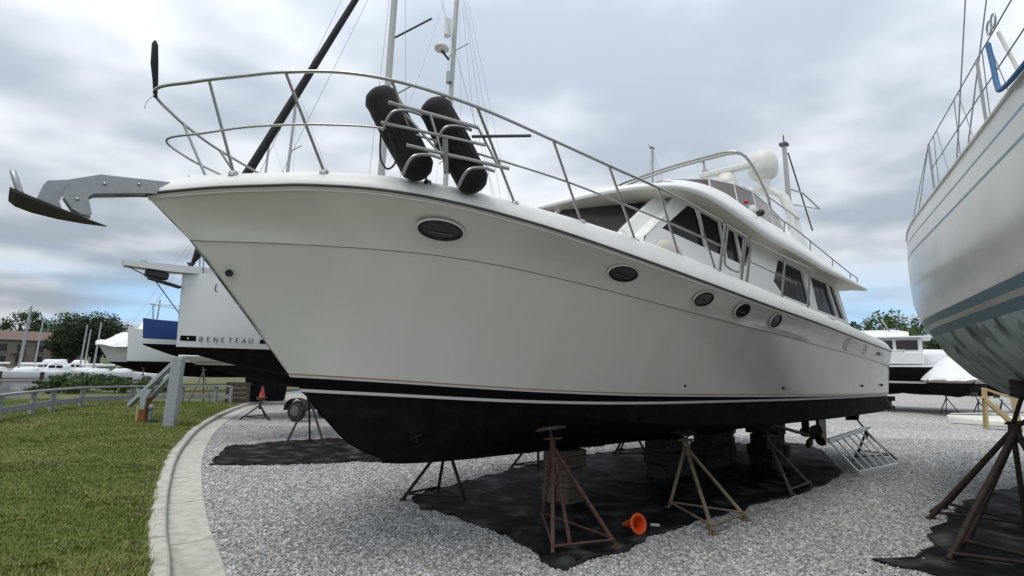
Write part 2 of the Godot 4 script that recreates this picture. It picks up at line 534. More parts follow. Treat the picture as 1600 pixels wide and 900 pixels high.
func build_ground():
	# even steps along the face of the kerb
	var fine := curve(KERB, 24)
	kerb_line = [fine[0]]
	var run := 0.0
	for i in range(1, fine.size()):
		run += (fine[i] - fine[i - 1]).length()
		if run >= 0.25:
			kerb_line.append(fine[i])
			run = 0.0
	for i in kerb_line.size():
		var d: Vector3 = (kerb_line[mini(i + 1, kerb_line.size() - 1)] - kerb_line[maxi(i - 1, 0)]).normalized()
		kerb_out.append(Vector3(d.z, 0, -d.x))   # towards the grass
	# the gravel yard
	var tint := FastNoiseLite.new()
	tint.seed = 8
	tint.frequency = 0.22
	tint.fractal_octaves = 4
	var st := S()
	var xs := []
	var zs := []
	for i in 60:
		xs.append(-13.0 + i * 0.55)
	for i in 22:
		xs.append(20.0 + i * 4.0)
	for j in 70:
		zs.append(8.0 - j * 0.55)
	for j in 22:
		zs.append(-30.5 - j * 4.0)
	for i in xs.size() - 1:
		for j in zs.size() - 1:
			var c := [Vector3(xs[i], 0, zs[j]), Vector3(xs[i], 0, zs[j + 1]), Vector3(xs[i + 1], 0, zs[j + 1]), Vector3(xs[i + 1], 0, zs[j])]
			for k in [0, 1, 2, 0, 2, 3]:
				var v: Vector3 = c[k]
				var g := 1.02 + tint.get_noise_2d(v.x, v.z) * 0.34
				st.set_color(Color(g, g * 0.995, g * 0.985))
				st.add_vertex(v)
	var o := obj("ground", st, "gravel")
	struct(o)
	# lawn: from the back of the kerb out to the bank of the water
	var bump := FastNoiseLite.new()
	bump.seed = 12
	bump.frequency = 0.35
	st = S()
	var rows := []
	for i in range(0, kerb_line.size(), 2):
		var row := []
		var p: Vector3 = kerb_line[i] + kerb_out[i] * 0.15
		for k in 64:
			var t := float(k) / 63.0
			var far := 34.0 + absf(p.z) * 0.45
			var q := Vector3(lerpf(p.x, -far, pow(t, 1.35)), 0.085, p.z + t * -2.0)
			var off := (q - p).length()
			q.y += bump.get_noise_2d(q.x, q.z) * 0.05 * clampf(off * 0.5, 0.0, 1.0) + 0.02 * clampf(off, 0.0, 1.0)
			var bank := clampf((-q.x - 17.0 - 0.78 * maxf(absf(q.z) - 18.0, 0.0)) / 3.0, 0.0, 1.0)
			q.y -= bank * bank * 2.4
			row.append(q)
		rows.append(row)
	var last: Array = rows[rows.size() - 1]
	for e in [1, 2, 3, 4]:
		var row := []
		for k in last.size():
			var q: Vector3 = last[k]
			q.z -= e * 9.0
			if k > 0:
				q.x -= e * 4.0 * float(k) / 63.0
			row.append(q)
		rows.append(row)
	grid(st, rows)
	struct(obj("lawn", st, "turf"))
	# water and far land
	st = S()
	quad(st, Vector3(-240, -1.3, 30), Vector3(-240, -1.3, -118), Vector3(-18, -1.3, -118), Vector3(-18, -1.3, 30))
	struct(obj("water", st, "water"))
	st = S()
	quad(st, Vector3(-1500, -1.75, 1500), Vector3(-1500, -1.75, -1500), Vector3(1500, -1.75, -1500), Vector3(1500, -1.75, 1500))
	struct(obj("terrain", st, "field_green"))
	# far bank behind the water
	st = S()
	rows = []
	for i in 40:
		var x := -260.0 + i * 8.0
		var row := []
		for q in [[-108.0, -1.6], [-112.0, -0.5], [-118.0, 0.2], [-160.0, 1.0], [-230.0, 4.0]]:
			row.append(Vector3(x, q[1] + bump.get_noise_2d(x * 0.2, q[0]) * 0.5, q[0] + bump.get_noise_2d(x * 0.1, 3.0) * 5.0))
		rows.append(row)
	grid(st, rows)
	struct(obj("hills", st, "field_green"))

func build_kerb():
	var kerb := Node3D.new()
	kerb.name = "kerb"
	struct(kerb)
	tag(kerb, "raised concrete kerb curving along the edge of the lawn", "kerb")
	add_child(kerb)
	var gut := Node3D.new()
	gut.name = "gutter"
	struct(gut)
	tag(gut, "flat concrete gutter strip between kerb and gravel", "gutter")
	add_child(gut)
	# each cast length is a piece of its own with a joint between
	var n := kerb_line.size()
	var i := 0
	var prof_k := [Vector2(0.0, -0.1), Vector2(0.0, 0.075), Vector2(0.012, 0.093), Vector2(0.03, 0.1), Vector2(0.13, 0.1), Vector2(0.155, 0.09), Vector2(0.16, 0.07), Vector2(0.16, -0.1)]
	var prof_g := [Vector2(-0.004, -0.1), Vector2(-0.004, 0.012), Vector2(-0.12, 0.006), Vector2(-0.37, 0.018), Vector2(-0.385, 0.012), Vector2(-0.39, -0.1)]
	while i < n - 5:
		var e := mini(i + 6, n - 1)
		for kind in 2:
			var prof: Array = prof_k if kind == 0 else prof_g
			var st := S()
			var rows := []
			for k in range(i, e + 1):
				var p: Vector3 = kerb_line[k]
				if k == i:
					p = p.lerp(kerb_line[k + 1], 0.03)
				if k == e:
					p = p.lerp(kerb_line[k - 1], 0.03)
				var row := []
				for q in prof:
					row.append(p + kerb_out[k] * q.x + Vector3.UP * q.y)
				rows.append(row)
			flat(st)
			grid(st, rows)
			for c in [rows[0], rows[rows.size() - 1]]:
				for k in range(1, c.size() - 1):
					tri(st, c[0], c[k], c[k + 1])
			obj("kerb_stone" if kind == 0 else "slab", st, "concrete", kerb if kind == 0 else gut)
		i = e

# ------------------------------------------------------------------ the motor yacht
# its own axes: x runs aft from the stem, y up, z to port (the side that is seen)
const RUB := [Vector3(-0.06, 2.97, 0.0), Vector3(0.02, 2.99, 0.075), Vector3(0.14, 3.01, 0.185), Vector3(0.34, 3.04, 0.36), Vector3(0.6, 3.06, 0.6), Vector3(0.86, 3.075, 0.83), Vector3(1.31, 3.065, 1.17), Vector3(1.84, 3.0, 1.5), Vector3(2.43, 2.895, 1.79), Vector3(2.89, 2.81, 1.96), Vector3(3.77, 2.675, 2.17), Vector3(4.5, 2.595, 2.26), Vector3(5.8, 2.505, 2.3), Vector3(7.5, 2.42, 2.3), Vector3(9.45, 2.315, 2.27), Vector3(11.5, 2.235, 2.19), Vector3(12.2, 2.21, 2.15)]
const KNUCKLE := [Vector3(0.26, 2.68, 0.0), Vector3(0.36, 2.68, 0.075), Vector3(0.6, 2.687, 0.235), Vector3(0.93, 2.692, 0.46), Vector3(1.54, 2.688, 0.84), Vector3(1.92, 2.675, 1.04), Vector3(2.33, 2.64, 1.25), Vector3(2.78, 2.585, 1.44), Vector3(3.29, 2.515, 1.63), Vector3(3.87, 2.435, 1.81), Vector3(4.57, 2.35, 1.98), Vector3(5.5, 2.27, 2.11), Vector3(6.4, 2.22, 2.16), Vector3(7.88, 2.145, 2.17), Vector3(9.85, 2.06, 2.15), Vector3(12.2, 1.94, 2.1)]
const TANLINE := [Vector3(1.12, 1.63, 0.0), Vector3(1.3, 1.623, 0.11), Vector3(1.55, 1.61, 0.23), Vector3(2.09, 1.58, 0.45), Vector3(2.55, 1.553, 0.64), Vector3(3.05, 1.525, 0.83), Vector3(3.75, 1.495, 1.07), Vector3(4.56, 1.472, 1.33), Vector3(5.76, 1.457, 1.64), Vector3(7.44, 1.44, 1.93), Vector3(9.2, 1.425, 2.03), Vector3(12.2, 1.41, 2.04)]
const STRIPE := [Vector3(1.24, 1.48, 0.0), Vector3(1.4, 1.472, 0.09), Vector3(1.6, 1.462, 0.19), Vector3(1.9, 1.448, 0.32), Vector3(2.58, 1.412, 0.6), Vector3(3.09, 1.388, 0.79), Vector3(3.8, 1.366, 1.03), Vector3(4.62, 1.356, 1.28), Vector3(5.84, 1.36, 1.59), Vector3(7.55, 1.365, 1.89), Vector3(9.3, 1.362, 1.985), Vector3(12.2, 1.352, 2.0)]
const CHINE := [Vector3(1.29, 1.435, 0.0), Vector3(1.6, 1.425, 0.15), Vector3(2.0, 1.40, 0.30), Vector3(2.92, 1.325, 0.6), Vector3(3.5, 1.258, 0.79), Vector3(4.06, 1.19, 0.97), Vector3(4.77, 1.12, 1.18), Vector3(5.78, 1.06, 1.44), Vector3(6.77, 1.04, 1.66), Vector3(8.73, 1.03, 1.9), Vector3(12.2, 1.03, 1.94)]
const KEEL := [Vector3(1.29, 1.435, 0.0), Vector3(1.36, 1.36, 0.02), Vector3(1.55, 1.16, 0.03), Vector3(1.72, 1.0, 0.035), Vector3(1.96, 0.86, 0.04), Vector3(2.17, 0.795, 0.045), Vector3(2.86, 0.75, 0.05), Vector3(3.8, 0.735, 0.05), Vector3(6.46, 0.69, 0.05), Vector3(8.86, 0.66, 0.05), Vector3(10.0, 0.68, 0.05), Vector3(12.2, 0.78, 0.03)]
const CAP := [Vector3(-0.02, 3.10, 0), Vector3(0.09, 3.15, 0), Vector3(0.42, 3.2, 0), Vector3(0.98, 3.235, 0), Vector3(1.36, 3.235, 0), Vector3(1.89, 3.18, 0), Vector3(2.5, 3.085, 0), Vector3(3.53, 2.955, 0), Vector3(4.54, 2.85, 0), Vector3(6.06, 2.735, 0), Vector3(8.19, 2.62, 0), Vector3(9.97, 2.525, 0), Vector3(12.2, 2.43, 0)]
const END := 12.2

func yl(line: Array, u: float) -> Vector3:
	var s0: float = line[0].x
	return ev(line, s0 + (END - s0) * pow(u, 1.8))

# band of hull between two lines, both sides; hollow draws the forward sections in
func band(a: Array, b: Array, rows: int, hollow := 0.0, da := Vector3.ZERO, db := Vector3.ZERO) -> SurfaceTool:
	var st := S()
	var n := 64
	for side in [1.0, -1.0]:
		var g := []
		for r in rows + 1:
			var v := float(r) / rows
			var line := []
			for i in n + 1:
				var u := float(i) / n
				var pa := yl(a, u) + da
				var pb := yl(b, u) + db
				var p := pa.lerp(pb, v)
				p.z = maxf(p.z - hollow * sin(PI * v) * (1.0 - u) * minf(u * 6.0, 1.0), 0.0)
				p.z *= side
				line.append(p)
			if side < 0.0:
				line.reverse()
			g.append(line)
		grid(st, g)
	return st

func sweep_line(f: Callable, n := 96) -> Array:
	var o := []
	for i in n + 1:
		o.append(f.call(pow(float(i) / n, 1.8)))
	return o

func upper(s: float, v: float) -> Vector3:
	return ev(RUB, s).lerp(ev(KNUCKLE, s), v)

func build_yacht():
	var y := thing("motor_yacht", "large white flybridge motor yacht with black bottom paint propped on jack stands", "motor yacht", Vector3(-2.8, 0, -3.85), 42.0)
	# ---- hull
	var top := obj("topsides", band(RUB, KNUCKLE, 6, 0.10), "gelcoat", y)
	obj("lower_topsides", band(KNUCKLE, TANLINE, 8, 0.06, Vector3(0.0, -0.002, -0.016), Vector3.ZERO), "gelcoat", y)
	# small ledge of the knuckle
	var st := band(KNUCKLE, KNUCKLE, 1, 0.0, Vector3.ZERO, Vector3(0.0, -0.002, -0.016))
	obj("knuckle_ledge", st, "rub_strip", y)
	obj("tan_stripe", band(TANLINE, TANLINE, 1, 0.0, Vector3.ZERO, Vector3(0.008, -0.014, -0.002)), "stripe_tan", y)
	obj("cream_stripe", band(TANLINE, TANLINE, 1, 0.0, Vector3(0.008, -0.014, -0.002), Vector3(0.02, -0.034, -0.004)), "stripe_white", y)
	obj("boot_top", band(TANLINE, STRIPE, 2, 0.0, Vector3(0.02, -0.034, -0.004), Vector3(0.0, 0.014, 0.0)), "boot_black", y)
	obj("boot_stripe", band(STRIPE, STRIPE, 1, 0.0, Vector3(0.0, 0.014, 0.0), Vector3(0.008, -0.014, 0.0)), "stripe_white", y)
	obj("bottom_side", band(STRIPE, CHINE, 3, 0.0, Vector3(0.008, -0.014, 0.0)), "bottom_paint", y)
	obj("bottom", band(CHINE, KEEL, 8, -0.03), "bottom_paint", y)
	# keel shoe
	st = S()
	var shoe := []
	for k in 40:
		var s := 2.1 + k * 0.2
		shoe.append(Vector3(s, ev(KEEL, s).y + 0.01, 0))
	tube(st, shoe, 0.05, 8)
	obj("keel", st, "bottom_paint", y)
	# transom
	st = S()
	var g := []
	for L in [RUB, KNUCKLE, TANLINE, STRIPE]:
		var e := ev(L, END)
		var row := []
		for k in 13:
			var t := k / 6.0 - 1.0
			row.append(Vector3(END + 0.10 * (1.0 - t * t), e.y, e.z * t))
		g.append(row)
	grid(st, g)
	obj("transom", st, "gelcoat", y)
	st = S()
	g = []
	for L in [STRIPE, CHINE, KEEL]:
		var e := ev(L, END)
		var row := []
		for k in 13:
			var t := k / 6.0 - 1.0
			var b := (1.0 - absf(t)) if L == CHINE else 0.0
			row.append(Vector3(END + 0.10 * (1.0 - t * t), e.y - b * 0.2, e.z * t))
		g.append(row)
	grid(st, g)
	obj("transom_bottom", st, "bottom_paint", y)
	# swim platform
	st = S()
	cbox(st, Vector3(12.62, 1.62, 0), Vector3(0.8, 0.09, 3.5), Basis(), 0.03)
	obj("swim_platform", st, "white_deck", y)
	# rub rail: dark strip coloured as the cap's shadow line, with a steel bead
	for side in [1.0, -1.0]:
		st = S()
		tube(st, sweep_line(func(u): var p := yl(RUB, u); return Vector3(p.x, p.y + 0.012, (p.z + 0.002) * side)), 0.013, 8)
		obj("rub_rail_shade", st, "rub_strip", y)
		st = S()
		tube(st, sweep_line(func(u): var p := yl(RUB, u); return Vector3(p.x + 0.02, p.y - 0.022, (p.z - 0.006) * side)), 0.008, 6)
		obj("rub_bead", st, "gelcoat", y)
	# gunwale cap and deck
	st = S()
	for side in [1.0, -1.0]:
		g = []
		for r in 8:
			var row := []
			for i in 73:
				var u := pow(i / 72.0, 1.8)
				var p := yl(RUB, i / 72.0)
				var c := ev(CAP, p.x).y
				var q := Vector3(p.x, 0, 0)
				match r:
					0: q = Vector3(p.x, p.y + 0.022, p.z + 0.006)
					1: q = Vector3(p.x, p.y + 0.05, p.z + 0.004)
					2: q = Vector3(p.x + 0.005, lerpf(p.y, c, 0.72), p.z - 0.055)
					3: q = Vector3(p.x + 0.01, c - 0.025, p.z - 0.085)
					4: q = Vector3(p.x + 0.015, c - 0.004, p.z - 0.105)
					5: q = Vector3(p.x + 0.03, c, p.z - 0.14)
					6: q = Vector3(p.x + 0.05, c - 0.004, p.z - 0.24)
					7: q = Vector3(p.x + 0.05, c - 0.06, p.z - 0.26)
				q.z = maxf(q.z, 0.0) * side
				row.append(q)
			if side > 0.0:
				row.reverse()
			g.append(row)
		grid(st, g)
	obj("gunwale", st, "white_deck", y)
	st = S()
	g = []
	for i in 61:
		var s := 0.2 + (END - 0.2) * pow(i / 60.0, 1.5)
		var p := ev(RUB, s)
		var c := ev(CAP, s).y - 0.03
		var w := maxf(p.z - 0.2, 0.0)
		var row := []
		for k in 9:
			var t := k / 4.0 - 1.0
			row.append(Vector3(s, c + 0.08 * (1.0 - t * t), w * t))
		g.append(row)
	grid(st, g)
	obj("deck", st, "white_deck", y)
	portholes(y)
	# hawse hole, drains, thruster tunnel
	for q in [[Vector3(0.55, 2.44, 0.085), 0.022], [Vector3(3.02, 1.60, 0.90), 0.0], [Vector3(5.15, 1.56, 1.545), 0.012], [Vector3(7.1, 1.53, 1.925), 0.013], [Vector3(10.3, 1.55, 2.065), 0.014], [Vector3(11.6, 1.56, 2.07), 0.016]]:
		if q[1] == 0.0:
			continue
		st = S()
		lathe(st, [Vector2(0.0, 0.012), Vector2(q[1] * 0.7, 0.012), Vector2(q[1], 0.02), Vector2(q[1] * 1.35, 0.012), Vector2(q[1] * 1.4, -0.02)], q[0], Vector3(-0.25 if q[0].x < 2 else 0.0, -0.15, 1).normalized(), 12)
		obj("drain_fitting", st, "rubber_black", y)
	st = S()
	var axis := Vector3(-0.35, -0.35, 1).normalized()
	lathe(st, [Vector2(0.0, -0.10), Vector2(0.095, -0.10), Vector2(0.098, 0.008), Vector2(0.108, 0.010), Vector2(0.115, -0.03)], Vector3(2.33, 1.02, 0.22), axis, 24)
	var tun := obj("bow_thruster", st, "bottom_paint", y)
	st = S()
	for k in 4:
		var a := k * PI / 2 + 0.4
		var u := axis.cross(Vector3.UP).normalized()
		var w := axis.cross(u)
		bar(st, Vector3(2.33, 1.02, 0.22) - axis * 0.01, Vector3(2.33, 1.02, 0.22) - axis * 0.02 + (u * cos(a) + w * sin(a)) * 0.08, 0.03, 0.012)
	obj("thruster_blade", st, "rubber_black", tun)
	# engine-room vent on the quarter
	var vent := obj("engine_vent", pill(9.0, 10.15, 0.5, 0.10), "gelcoat", y)
	for k in 2:
		st = S()
		var a := upper(9.12, 0.36 + k * 0.28) + Vector3(0, 0, 0.03)
		var b := upper(10.05, 0.36 + k * 0.28) + Vector3(0, 0, 0.03)
		tube(st, [a, a.lerp(b, 0.5), b], 0.005, 6)
		obj("vent_slat", st, "gelcoat", vent)
	st = S()
	cbox(st, upper(11.2, 0.42) + Vector3(0, 0, 0.012), Vector3(0.26, 0.07, 0.03), Basis(), 0.014)
	obj("fairlead", st, "galvanised", y)
	st = S()
	cbox(st, Vector3(8.35, 2.56, 2.205), Vector3(0.3, 0.07, 0.04), Basis(), 0.018)
	obj("fuel_hatch", st, "white_deck", y)
	yacht_house(y)
	yacht_rails(y)
	yacht_top(y)
	yacht_under(y)
	yacht_bow(y)

func pill(s0: float, s1: float, v: float, h: float) -> SurfaceTool:
	var st := S()
	var pts := []
	for k in 36:
		var a := TAU * k / 36.0
		var cx := s1 - h if cos(a) > 0 else s0 + h
		pts.append(upper(cx + cos(a) * h, v - sin(a) * h / 0.27) + Vector3(0, 0, 0.008))
	tube(st, pts, 0.008, 8, true)
	return st

func portholes(y: Node3D):
	for q in [[1.83, 0.50, 0.19, 0.098], [3.45, 0.45, 0.155, 0.098], [4.56, 0.47, 0.13, 0.092], [5.31, 0.45, 0.125, 0.088], [6.16, 0.46, 0.12, 0.085]]:
		var c := upper(q[0], q[1])
		var ts := (upper(q[0] + 0.05, q[1]) - upper(q[0] - 0.05, q[1])).normalized()
		var tv := (upper(q[0], q[1] - 0.1) - upper(q[0], q[1] + 0.1))
		tv = (tv - ts * tv.dot(ts)).normalized()
		var n := ts.cross(tv).normalized()
		var rimpts := []
		var g := []
		for r in 6:
			g.append([])
		for k in 41:
			var a := TAU * (k % 40) / 40.0
			var e: Vector3 = ts * cos(a) * q[2] + tv * sin(a) * q[3]
			var o: Vector3 = e.normalized()
			g[0].append(c + e + o * 0.016 - n * 0.006)
			g[1].append(c + e + o * 0.012 + n * 0.003)
			g[2].append(c + e + o * 0.006 + n * 0.006)
			g[3].append(c + e - o * 0.002 + n * 0.010)
			g[4].append(c + e - o * 0.012 + n * 0.004)
			g[5].append(c + e - o * 0.03 + n * 0.003)
			if k < 40:
				rimpts.append(c + e * 0.95 + n * 0.008)
		var st := S()
		grid(st, g)
		var port := obj("porthole", st, "gelcoat", y)
		st = S()
		tube(st, rimpts, 0.010, 6, true)
		obj("rim", st, "rubber_black", port)
		st = S()
		for k in 40:
			var a := TAU * k / 40.0
			var b := TAU * (k + 1) / 40.0
			tri(st, c + n * 0.005, c + (ts * cos(b) * q[2] + tv * sin(b) * q[3]) * 0.94 + n * 0.005, c + (ts * cos(a) * q[2] + tv * sin(a) * q[3]) * 0.94 + n * 0.005)
		obj("pane", st, "dark_glass", port)
		st = S()
		bar(st, c - ts * q[2] * 0.55 - tv * q[3] * 0.25 + n * 0.012, c + ts * q[2] * 0.55 - tv * q[3] * 0.25 + n * 0.012, 0.012, 0.012)
		obj("hinge_bar", st, "grey_paint", port)

# cabin side leans in a little: z at a height
func side_z(h: float) -> float:
	return 1.80 - (h - 2.7) * 0.12

# roof edge, from the middle of the brow round to port and aft: s, z, underside, top
const ROOF := [[3.85, 0.0, 3.69, 3.76], [3.86, 0.35, 3.69, 3.76], [3.90, 0.75, 3.69, 3.77], [3.98, 1.15, 3.70, 3.78], [4.12, 1.5, 3.715, 3.79], [4.34, 1.74, 3.735, 3.81], [4.62, 1.87, 3.765, 3.85], [5.0, 1.945, 3.76, 3.90], [5.5, 1.965, 3.72, 3.94], [6.1, 1.97, 3.65, 3.96], [6.7, 1.96, 3.59, 3.92], [7.3, 1.955, 3.56, 3.88], [8.2, 1.95, 3.53, 3.85], [9.2, 1.95, 3.47, 3.73], [10.2, 1.95, 3.455, 3.63], [11.2, 1.93, 3.455, 3.565], [11.9, 1.90, 3.46, 3.55]]

func yacht_house(y: Node3D):
	# side walls with real openings
	var w1 := PackedVector2Array([Vector2(4.45, 3.30), Vector2(5.18, 3.77), Vector2(6.62, 3.68), Vector2(6.87, 3.50), Vector2(6.54, 3.18), Vector2(6.23, 3.20)])
	var w2 := PackedVector2Array([Vector2(7.83, 3.51), Vector2(8.83, 3.455), Vector2(8.91, 2.85), Vector2(7.74, 2.91), Vector2(7.45, 3.09)])
	var w3 := PackedVector2Array([Vector2(9.18, 3.43), Vector2(10.38, 3.38), Vector2(10.67, 2.76), Vector2(9.21, 2.82)])
	var outline := PackedVector2Array([Vector2(4.02, 2.55), Vector2(4.02, 3.0), Vector2(4.12, 3.18), Vector2(4.92, 3.86), Vector2(10.55, 3.64), Vector2(10.98, 2.35), Vector2(8.0, 2.35)])
	for side in [1.0, -1.0]:
		var wall := CSGPolygon3D.new()
		var ol := PackedVector2Array()
		for p in outline:
			ol.append(Vector2(p.x, p.y * 1.00717))
		wall.polygon = ol
		wall.depth = 0.07
		wall.name = unique(y, "cabin_side")
		wall.material = M["cabin_white"]
		# outer face on the leaning plane
		var tilt := atan(0.12)
		var bas := Basis(Vector3.RIGHT, -tilt)
		wall.transform = Transform3D(bas, Vector3(0, 0, 0))
		var oz := (side_z(0.0) - 0.0)
		wall.transform = Transform3D(Basis(Vector3.RIGHT, -tilt * side), Vector3(0, 0, oz * side - (0.0 if side > 0 else -0.07)))
		y.add_child(wall, true)
		for w in [w1, w2, w3]:
			var cut := CSGPolygon3D.new()
			var wl := PackedVector2Array()
			for p in w:
				wl.append(Vector2(p.x, p.y * 1.00717))
			cut.polygon = wl
			cut.depth = 0.4
			cut.position.z = 0.2
			cut.operation = CSGShape3D.OPERATION_SUBTRACTION
			cut.material = M["cabin_white"]
			cut.name = "opening"
			wall.add_child(cut, true)
		# panes set back in the openings
		for w in [w1, w2, w3]:
			var st := S()
			flat(st)
			var c := Vector2.ZERO
			for p in w:
				c += p
			c /= w.size()
			var ring := []
			for p in w:
				var q: Vector2 = p + (p - c).normalized() * 0.03
				ring.append(Vector3(q.x, q.y, (side_z(q.y) - 0.035) * side))
			var cc := Vector3(c.x, c.y, (side_z(c.y) - 0.035) * side)
			for k in ring.size():
				tri(st, cc, ring[k], ring[(k + 1) % ring.size()])
			var pane := obj("window_pane", st, "curtain_glass", y)
			# curtains folded behind read as soft uprights
			if side > 0.0:
				for k in (5 if w == w1 else 4):
					var fx: float = lerpf(w[0].x, w[2].x, (k + 0.6) / 5.0)
					st = S()
					tube(st, [Vector3(fx, 2.95, side_z(2.95) - 0.05), Vector3(fx + 0.02, 3.5, side_z(3.5) - 0.05)], 0.02, 6)
					if fx > w[0].x + 0.3 and fx < w[2].x - 0.2 and w != w1:
						obj("curtain_fold", st, "curtain_glass", pane)
		if side > 0.0:
			for q in [[5.38, 5.44, 3.22, 3.77], [5.93, 5.96, 3.19, 3.74], [6.38, 6.42, 3.17, 3.70], [10.02, 10.22, 2.74, 3.38]]:
				var st := S()
				bar(st, Vector3(q[1], q[2], side_z(q[2]) - 0.004), Vector3(q[0], q[3], side_z(q[3]) - 0.004), 0.035, 0.04, 0.008, Vector3(0, 0, 1))
				obj("window_mullion", st, "cabin_white", y)
			# oval step below the pilothouse glass
			var st := S()
			lathe(st, [Vector2(0.0, 0.06), Vector2(0.10, 0.055), Vector2(0.155, 0.035), Vector2(0.175, 0.0)], Vector3.ZERO, Vector3.BACK, 24)
			var o := obj("side_light_box", st, "soffit_cream", y)
			o.transform = Transform3D(Basis(Vector3.RIGHT * 1.5, Vector3.UP * 0.75, Vector3.BACK), Vector3(4.52, 3.04, side_z(3.04)))
	# front of the house: a raked, rounded face
	var front := func(z: float, h: float) -> Vector3:
		var t := absf(z) / 1.76
		var s := 3.42 + 0.62 * pow(t, 2.4)
		var rake := clampf((h - 3.12) / 0.6, 0.0, 1.3)
		return Vector3(s + rake * lerpf(0.55, 0.82, t), h, z * (1.0 - 0.03 * rake))
	var st := S()
	var g := []
	for h in [2.6, 2.9, 3.06, 3.12, 3.3, 3.5, 3.74]:
		var row := []
		for k in 33:
			row.append(front.call((k / 16.0 - 1.0) * 1.76, h))
		g.append(row)
	grid(st, g)
	obj("cabin_front", st, "cabin_white", y)
	for p in [[-1.5, -0.62], [-0.54, 0.54], [0.62, 1.5]]:
		st = S()
		g = []
		for j in 5:
			var row := []
			for k in 9:
				var z := lerpf(p[0], p[1], k / 8.0)
				# outer panes narrow towards the corner post
				var lo := 3.19
				var hi := 3.68
				var q: Vector3 = front.call(z, lerpf(lo, hi, j / 4.0))
				row.append(q + Vector3(-0.012, 0.008, 0))
			g.append(row)
		grid(st, g)
		obj("windshield_pane", st, "dark_glass", y)
		st = S()
		var loop := []
		for k in 9:
			loop.append(front.call(lerpf(p[0], p[1], k / 8.0), 3.175) + Vector3(-0.015, 0.005, 0))
		tube(st, loop, 0.02, 6)
		obj("windshield_sill", st, "cabin_white", y)
	for z in [-0.58, 0.58]:
		st = S()
		bar(st, front.call(z, 3.17) + Vector3(-0.015, 0.01, 0), front.call(z, 3.70) + Vector3(-0.015, 0.01, 0), 0.06, 0.06, 0.015, Vector3(0, 0, 1))
		obj("windshield_mullion", st, "cabin_white", y)
	# wiper
	st = S()
	tube(st, [front.call(0.95, 3.15) + Vector3(-0.03, 0.02, 0), front.call(0.9, 3.3) + Vector3(-0.05, 0.03, 0), front.call(0.8, 3.5) + Vector3(-0.03, 0.02, 0)], 0.012, 6)
	obj("wiper", st, "rubber_black", y)
	# wide corner post
	for side in [1.0, -1.0]:
		st = S()
		var a: Vector3 = front.call(1.63 * side, 3.12)
		var b: Vector3 = front.call(1.63 * side, 3.74)
		bar(st, a + Vector3(-0.03, 0, 0), b + Vector3(-0.03, 0, 0), 0.2, 0.05, 0.02, Vector3(0, 0.5, side))
		obj("corner_post", st, "cabin_white", y)
	# low trunk on the foredeck
	st = S()
	g = []
	for i in 13:
		var t := i / 12.0
		var s := 1.5 + 1.9 * t
		var w := lerpf(0.35, 1.25, pow(t, 0.7))
		var hgt := 0.16 * smoothstep(0.0, 0.35, t)
		var base := ev(CAP, s).y - 0.03
		var row := []
		for k in 13:
			var a := PI * k / 12.0
			row.append(Vector3(s, base + hgt * pow(sin(a), 0.4) - 0.02, w * cos(a)))
		g.append(row)
	grid(st, g)
	obj("foredeck_trunk", st, "white_deck", y)
	# roof: soffit, brow and fascia, flybridge coaming
	var half := []
	for r in ROOF:
		half.append(r)
	var path := []   # full perimeter, starboard aft to port aft
	for i in range(half.size() - 1, 0, -1):
		path.append([half[i][0], -half[i][1], half[i][2], half[i][3]])
	for r in half:
		path.append(r)
	var pv := []
	for r in path:
		pv.append(Vector3(r[0], r[2], r[1]))
	var tv := []
	for r in path:
		tv.append(Vector3(r[0], r[3], r[1]))
	pv = curve(pv, 4)
	tv = curve(tv, 4)
	var sof := []
	var fas := []
	var coa := []
	for k in 3:
		sof.append([])
	for k in 5:
		fas.append([])
	for k in 5:
		coa.append([])
	for i in pv.size():
		var p: Vector3 = pv[i]
		var q: Vector3 = tv[i]
		var c := Vector3(maxf(p.x, 5.0), p.y, 0)
		var inn := (Vector3(c.x + 0.4, 0, 0) - Vector3(p.x, 0, p.z)).normalized() if p.x < 5.0 else Vector3(0, 0, -signf(p.z))
		var fr := clampf((5.2 - p.x) / 0.8, 0.0, 1.0)
		sof[0].append(p + inn * 0.9 + Vector3(0, lerpf(0.06, -0.05, fr), 0))
		sof[1].append(p + inn * 0.28 + Vector3(0, lerpf(0.035, -0.045, fr), 0))
		sof[2].append(p + inn * 0.01)
		var up := (q.y - p.y)
		fas[0].append(p + inn * 0.01)
		fas[1].append(p + Vector3(0, 0.02, 0) - inn * 0.012)
		fas[2].append(p + Vector3(0, up * 0.5, 0) - inn * 0.012 + inn * up * 0.12)
		fas[3].append(q + inn * (0.02 + up * 0.25))
		fas[4].append(q + inn * (0.07 + up * 0.3) + Vector3(0, 0.02, 0))
		# coaming rises behind the edge and dies out aft
		var hgt := 0.17 * smoothstep(12.0, 9.2, p.x) + 0.06
		if p.x < 5.6:
			hgt = lerpf(0.10, 0.23, clampf((p.x - 3.85) / 1.75, 0, 1))
		var run := lerpf(0.85, 0.42, clampf((p.x - 3.85) / 1.55, 0, 1))
		coa[0].append(fas[4][i])
		coa[1].append(q + inn * (run * 0.6) + Vector3(0, 0.02 + hgt * 0.62, 0))
		coa[2].append(q + inn * run + Vector3(0, 0.02 + hgt, 0))
		coa[3].append(q + inn * (run + 0.1) + Vector3(0, 0.02 + hgt * 0.98, 0))
		coa[4].append(q + inn * (run + 0.14) + Vector3(0, -0.02, 0))
	st = S()
	grid(st, sof)
	obj("roof_soffit", st, "soffit_cream", y)
	st = S()
	grid(st, fas)
	obj("roof_brow", st, "cabin_white", y)
	st = S()
	grid(st, coa)
	obj("flybridge_coaming", st, "cabin_white", y)
	st = S()
	flat(st)
	var m: int = coa[4].size()
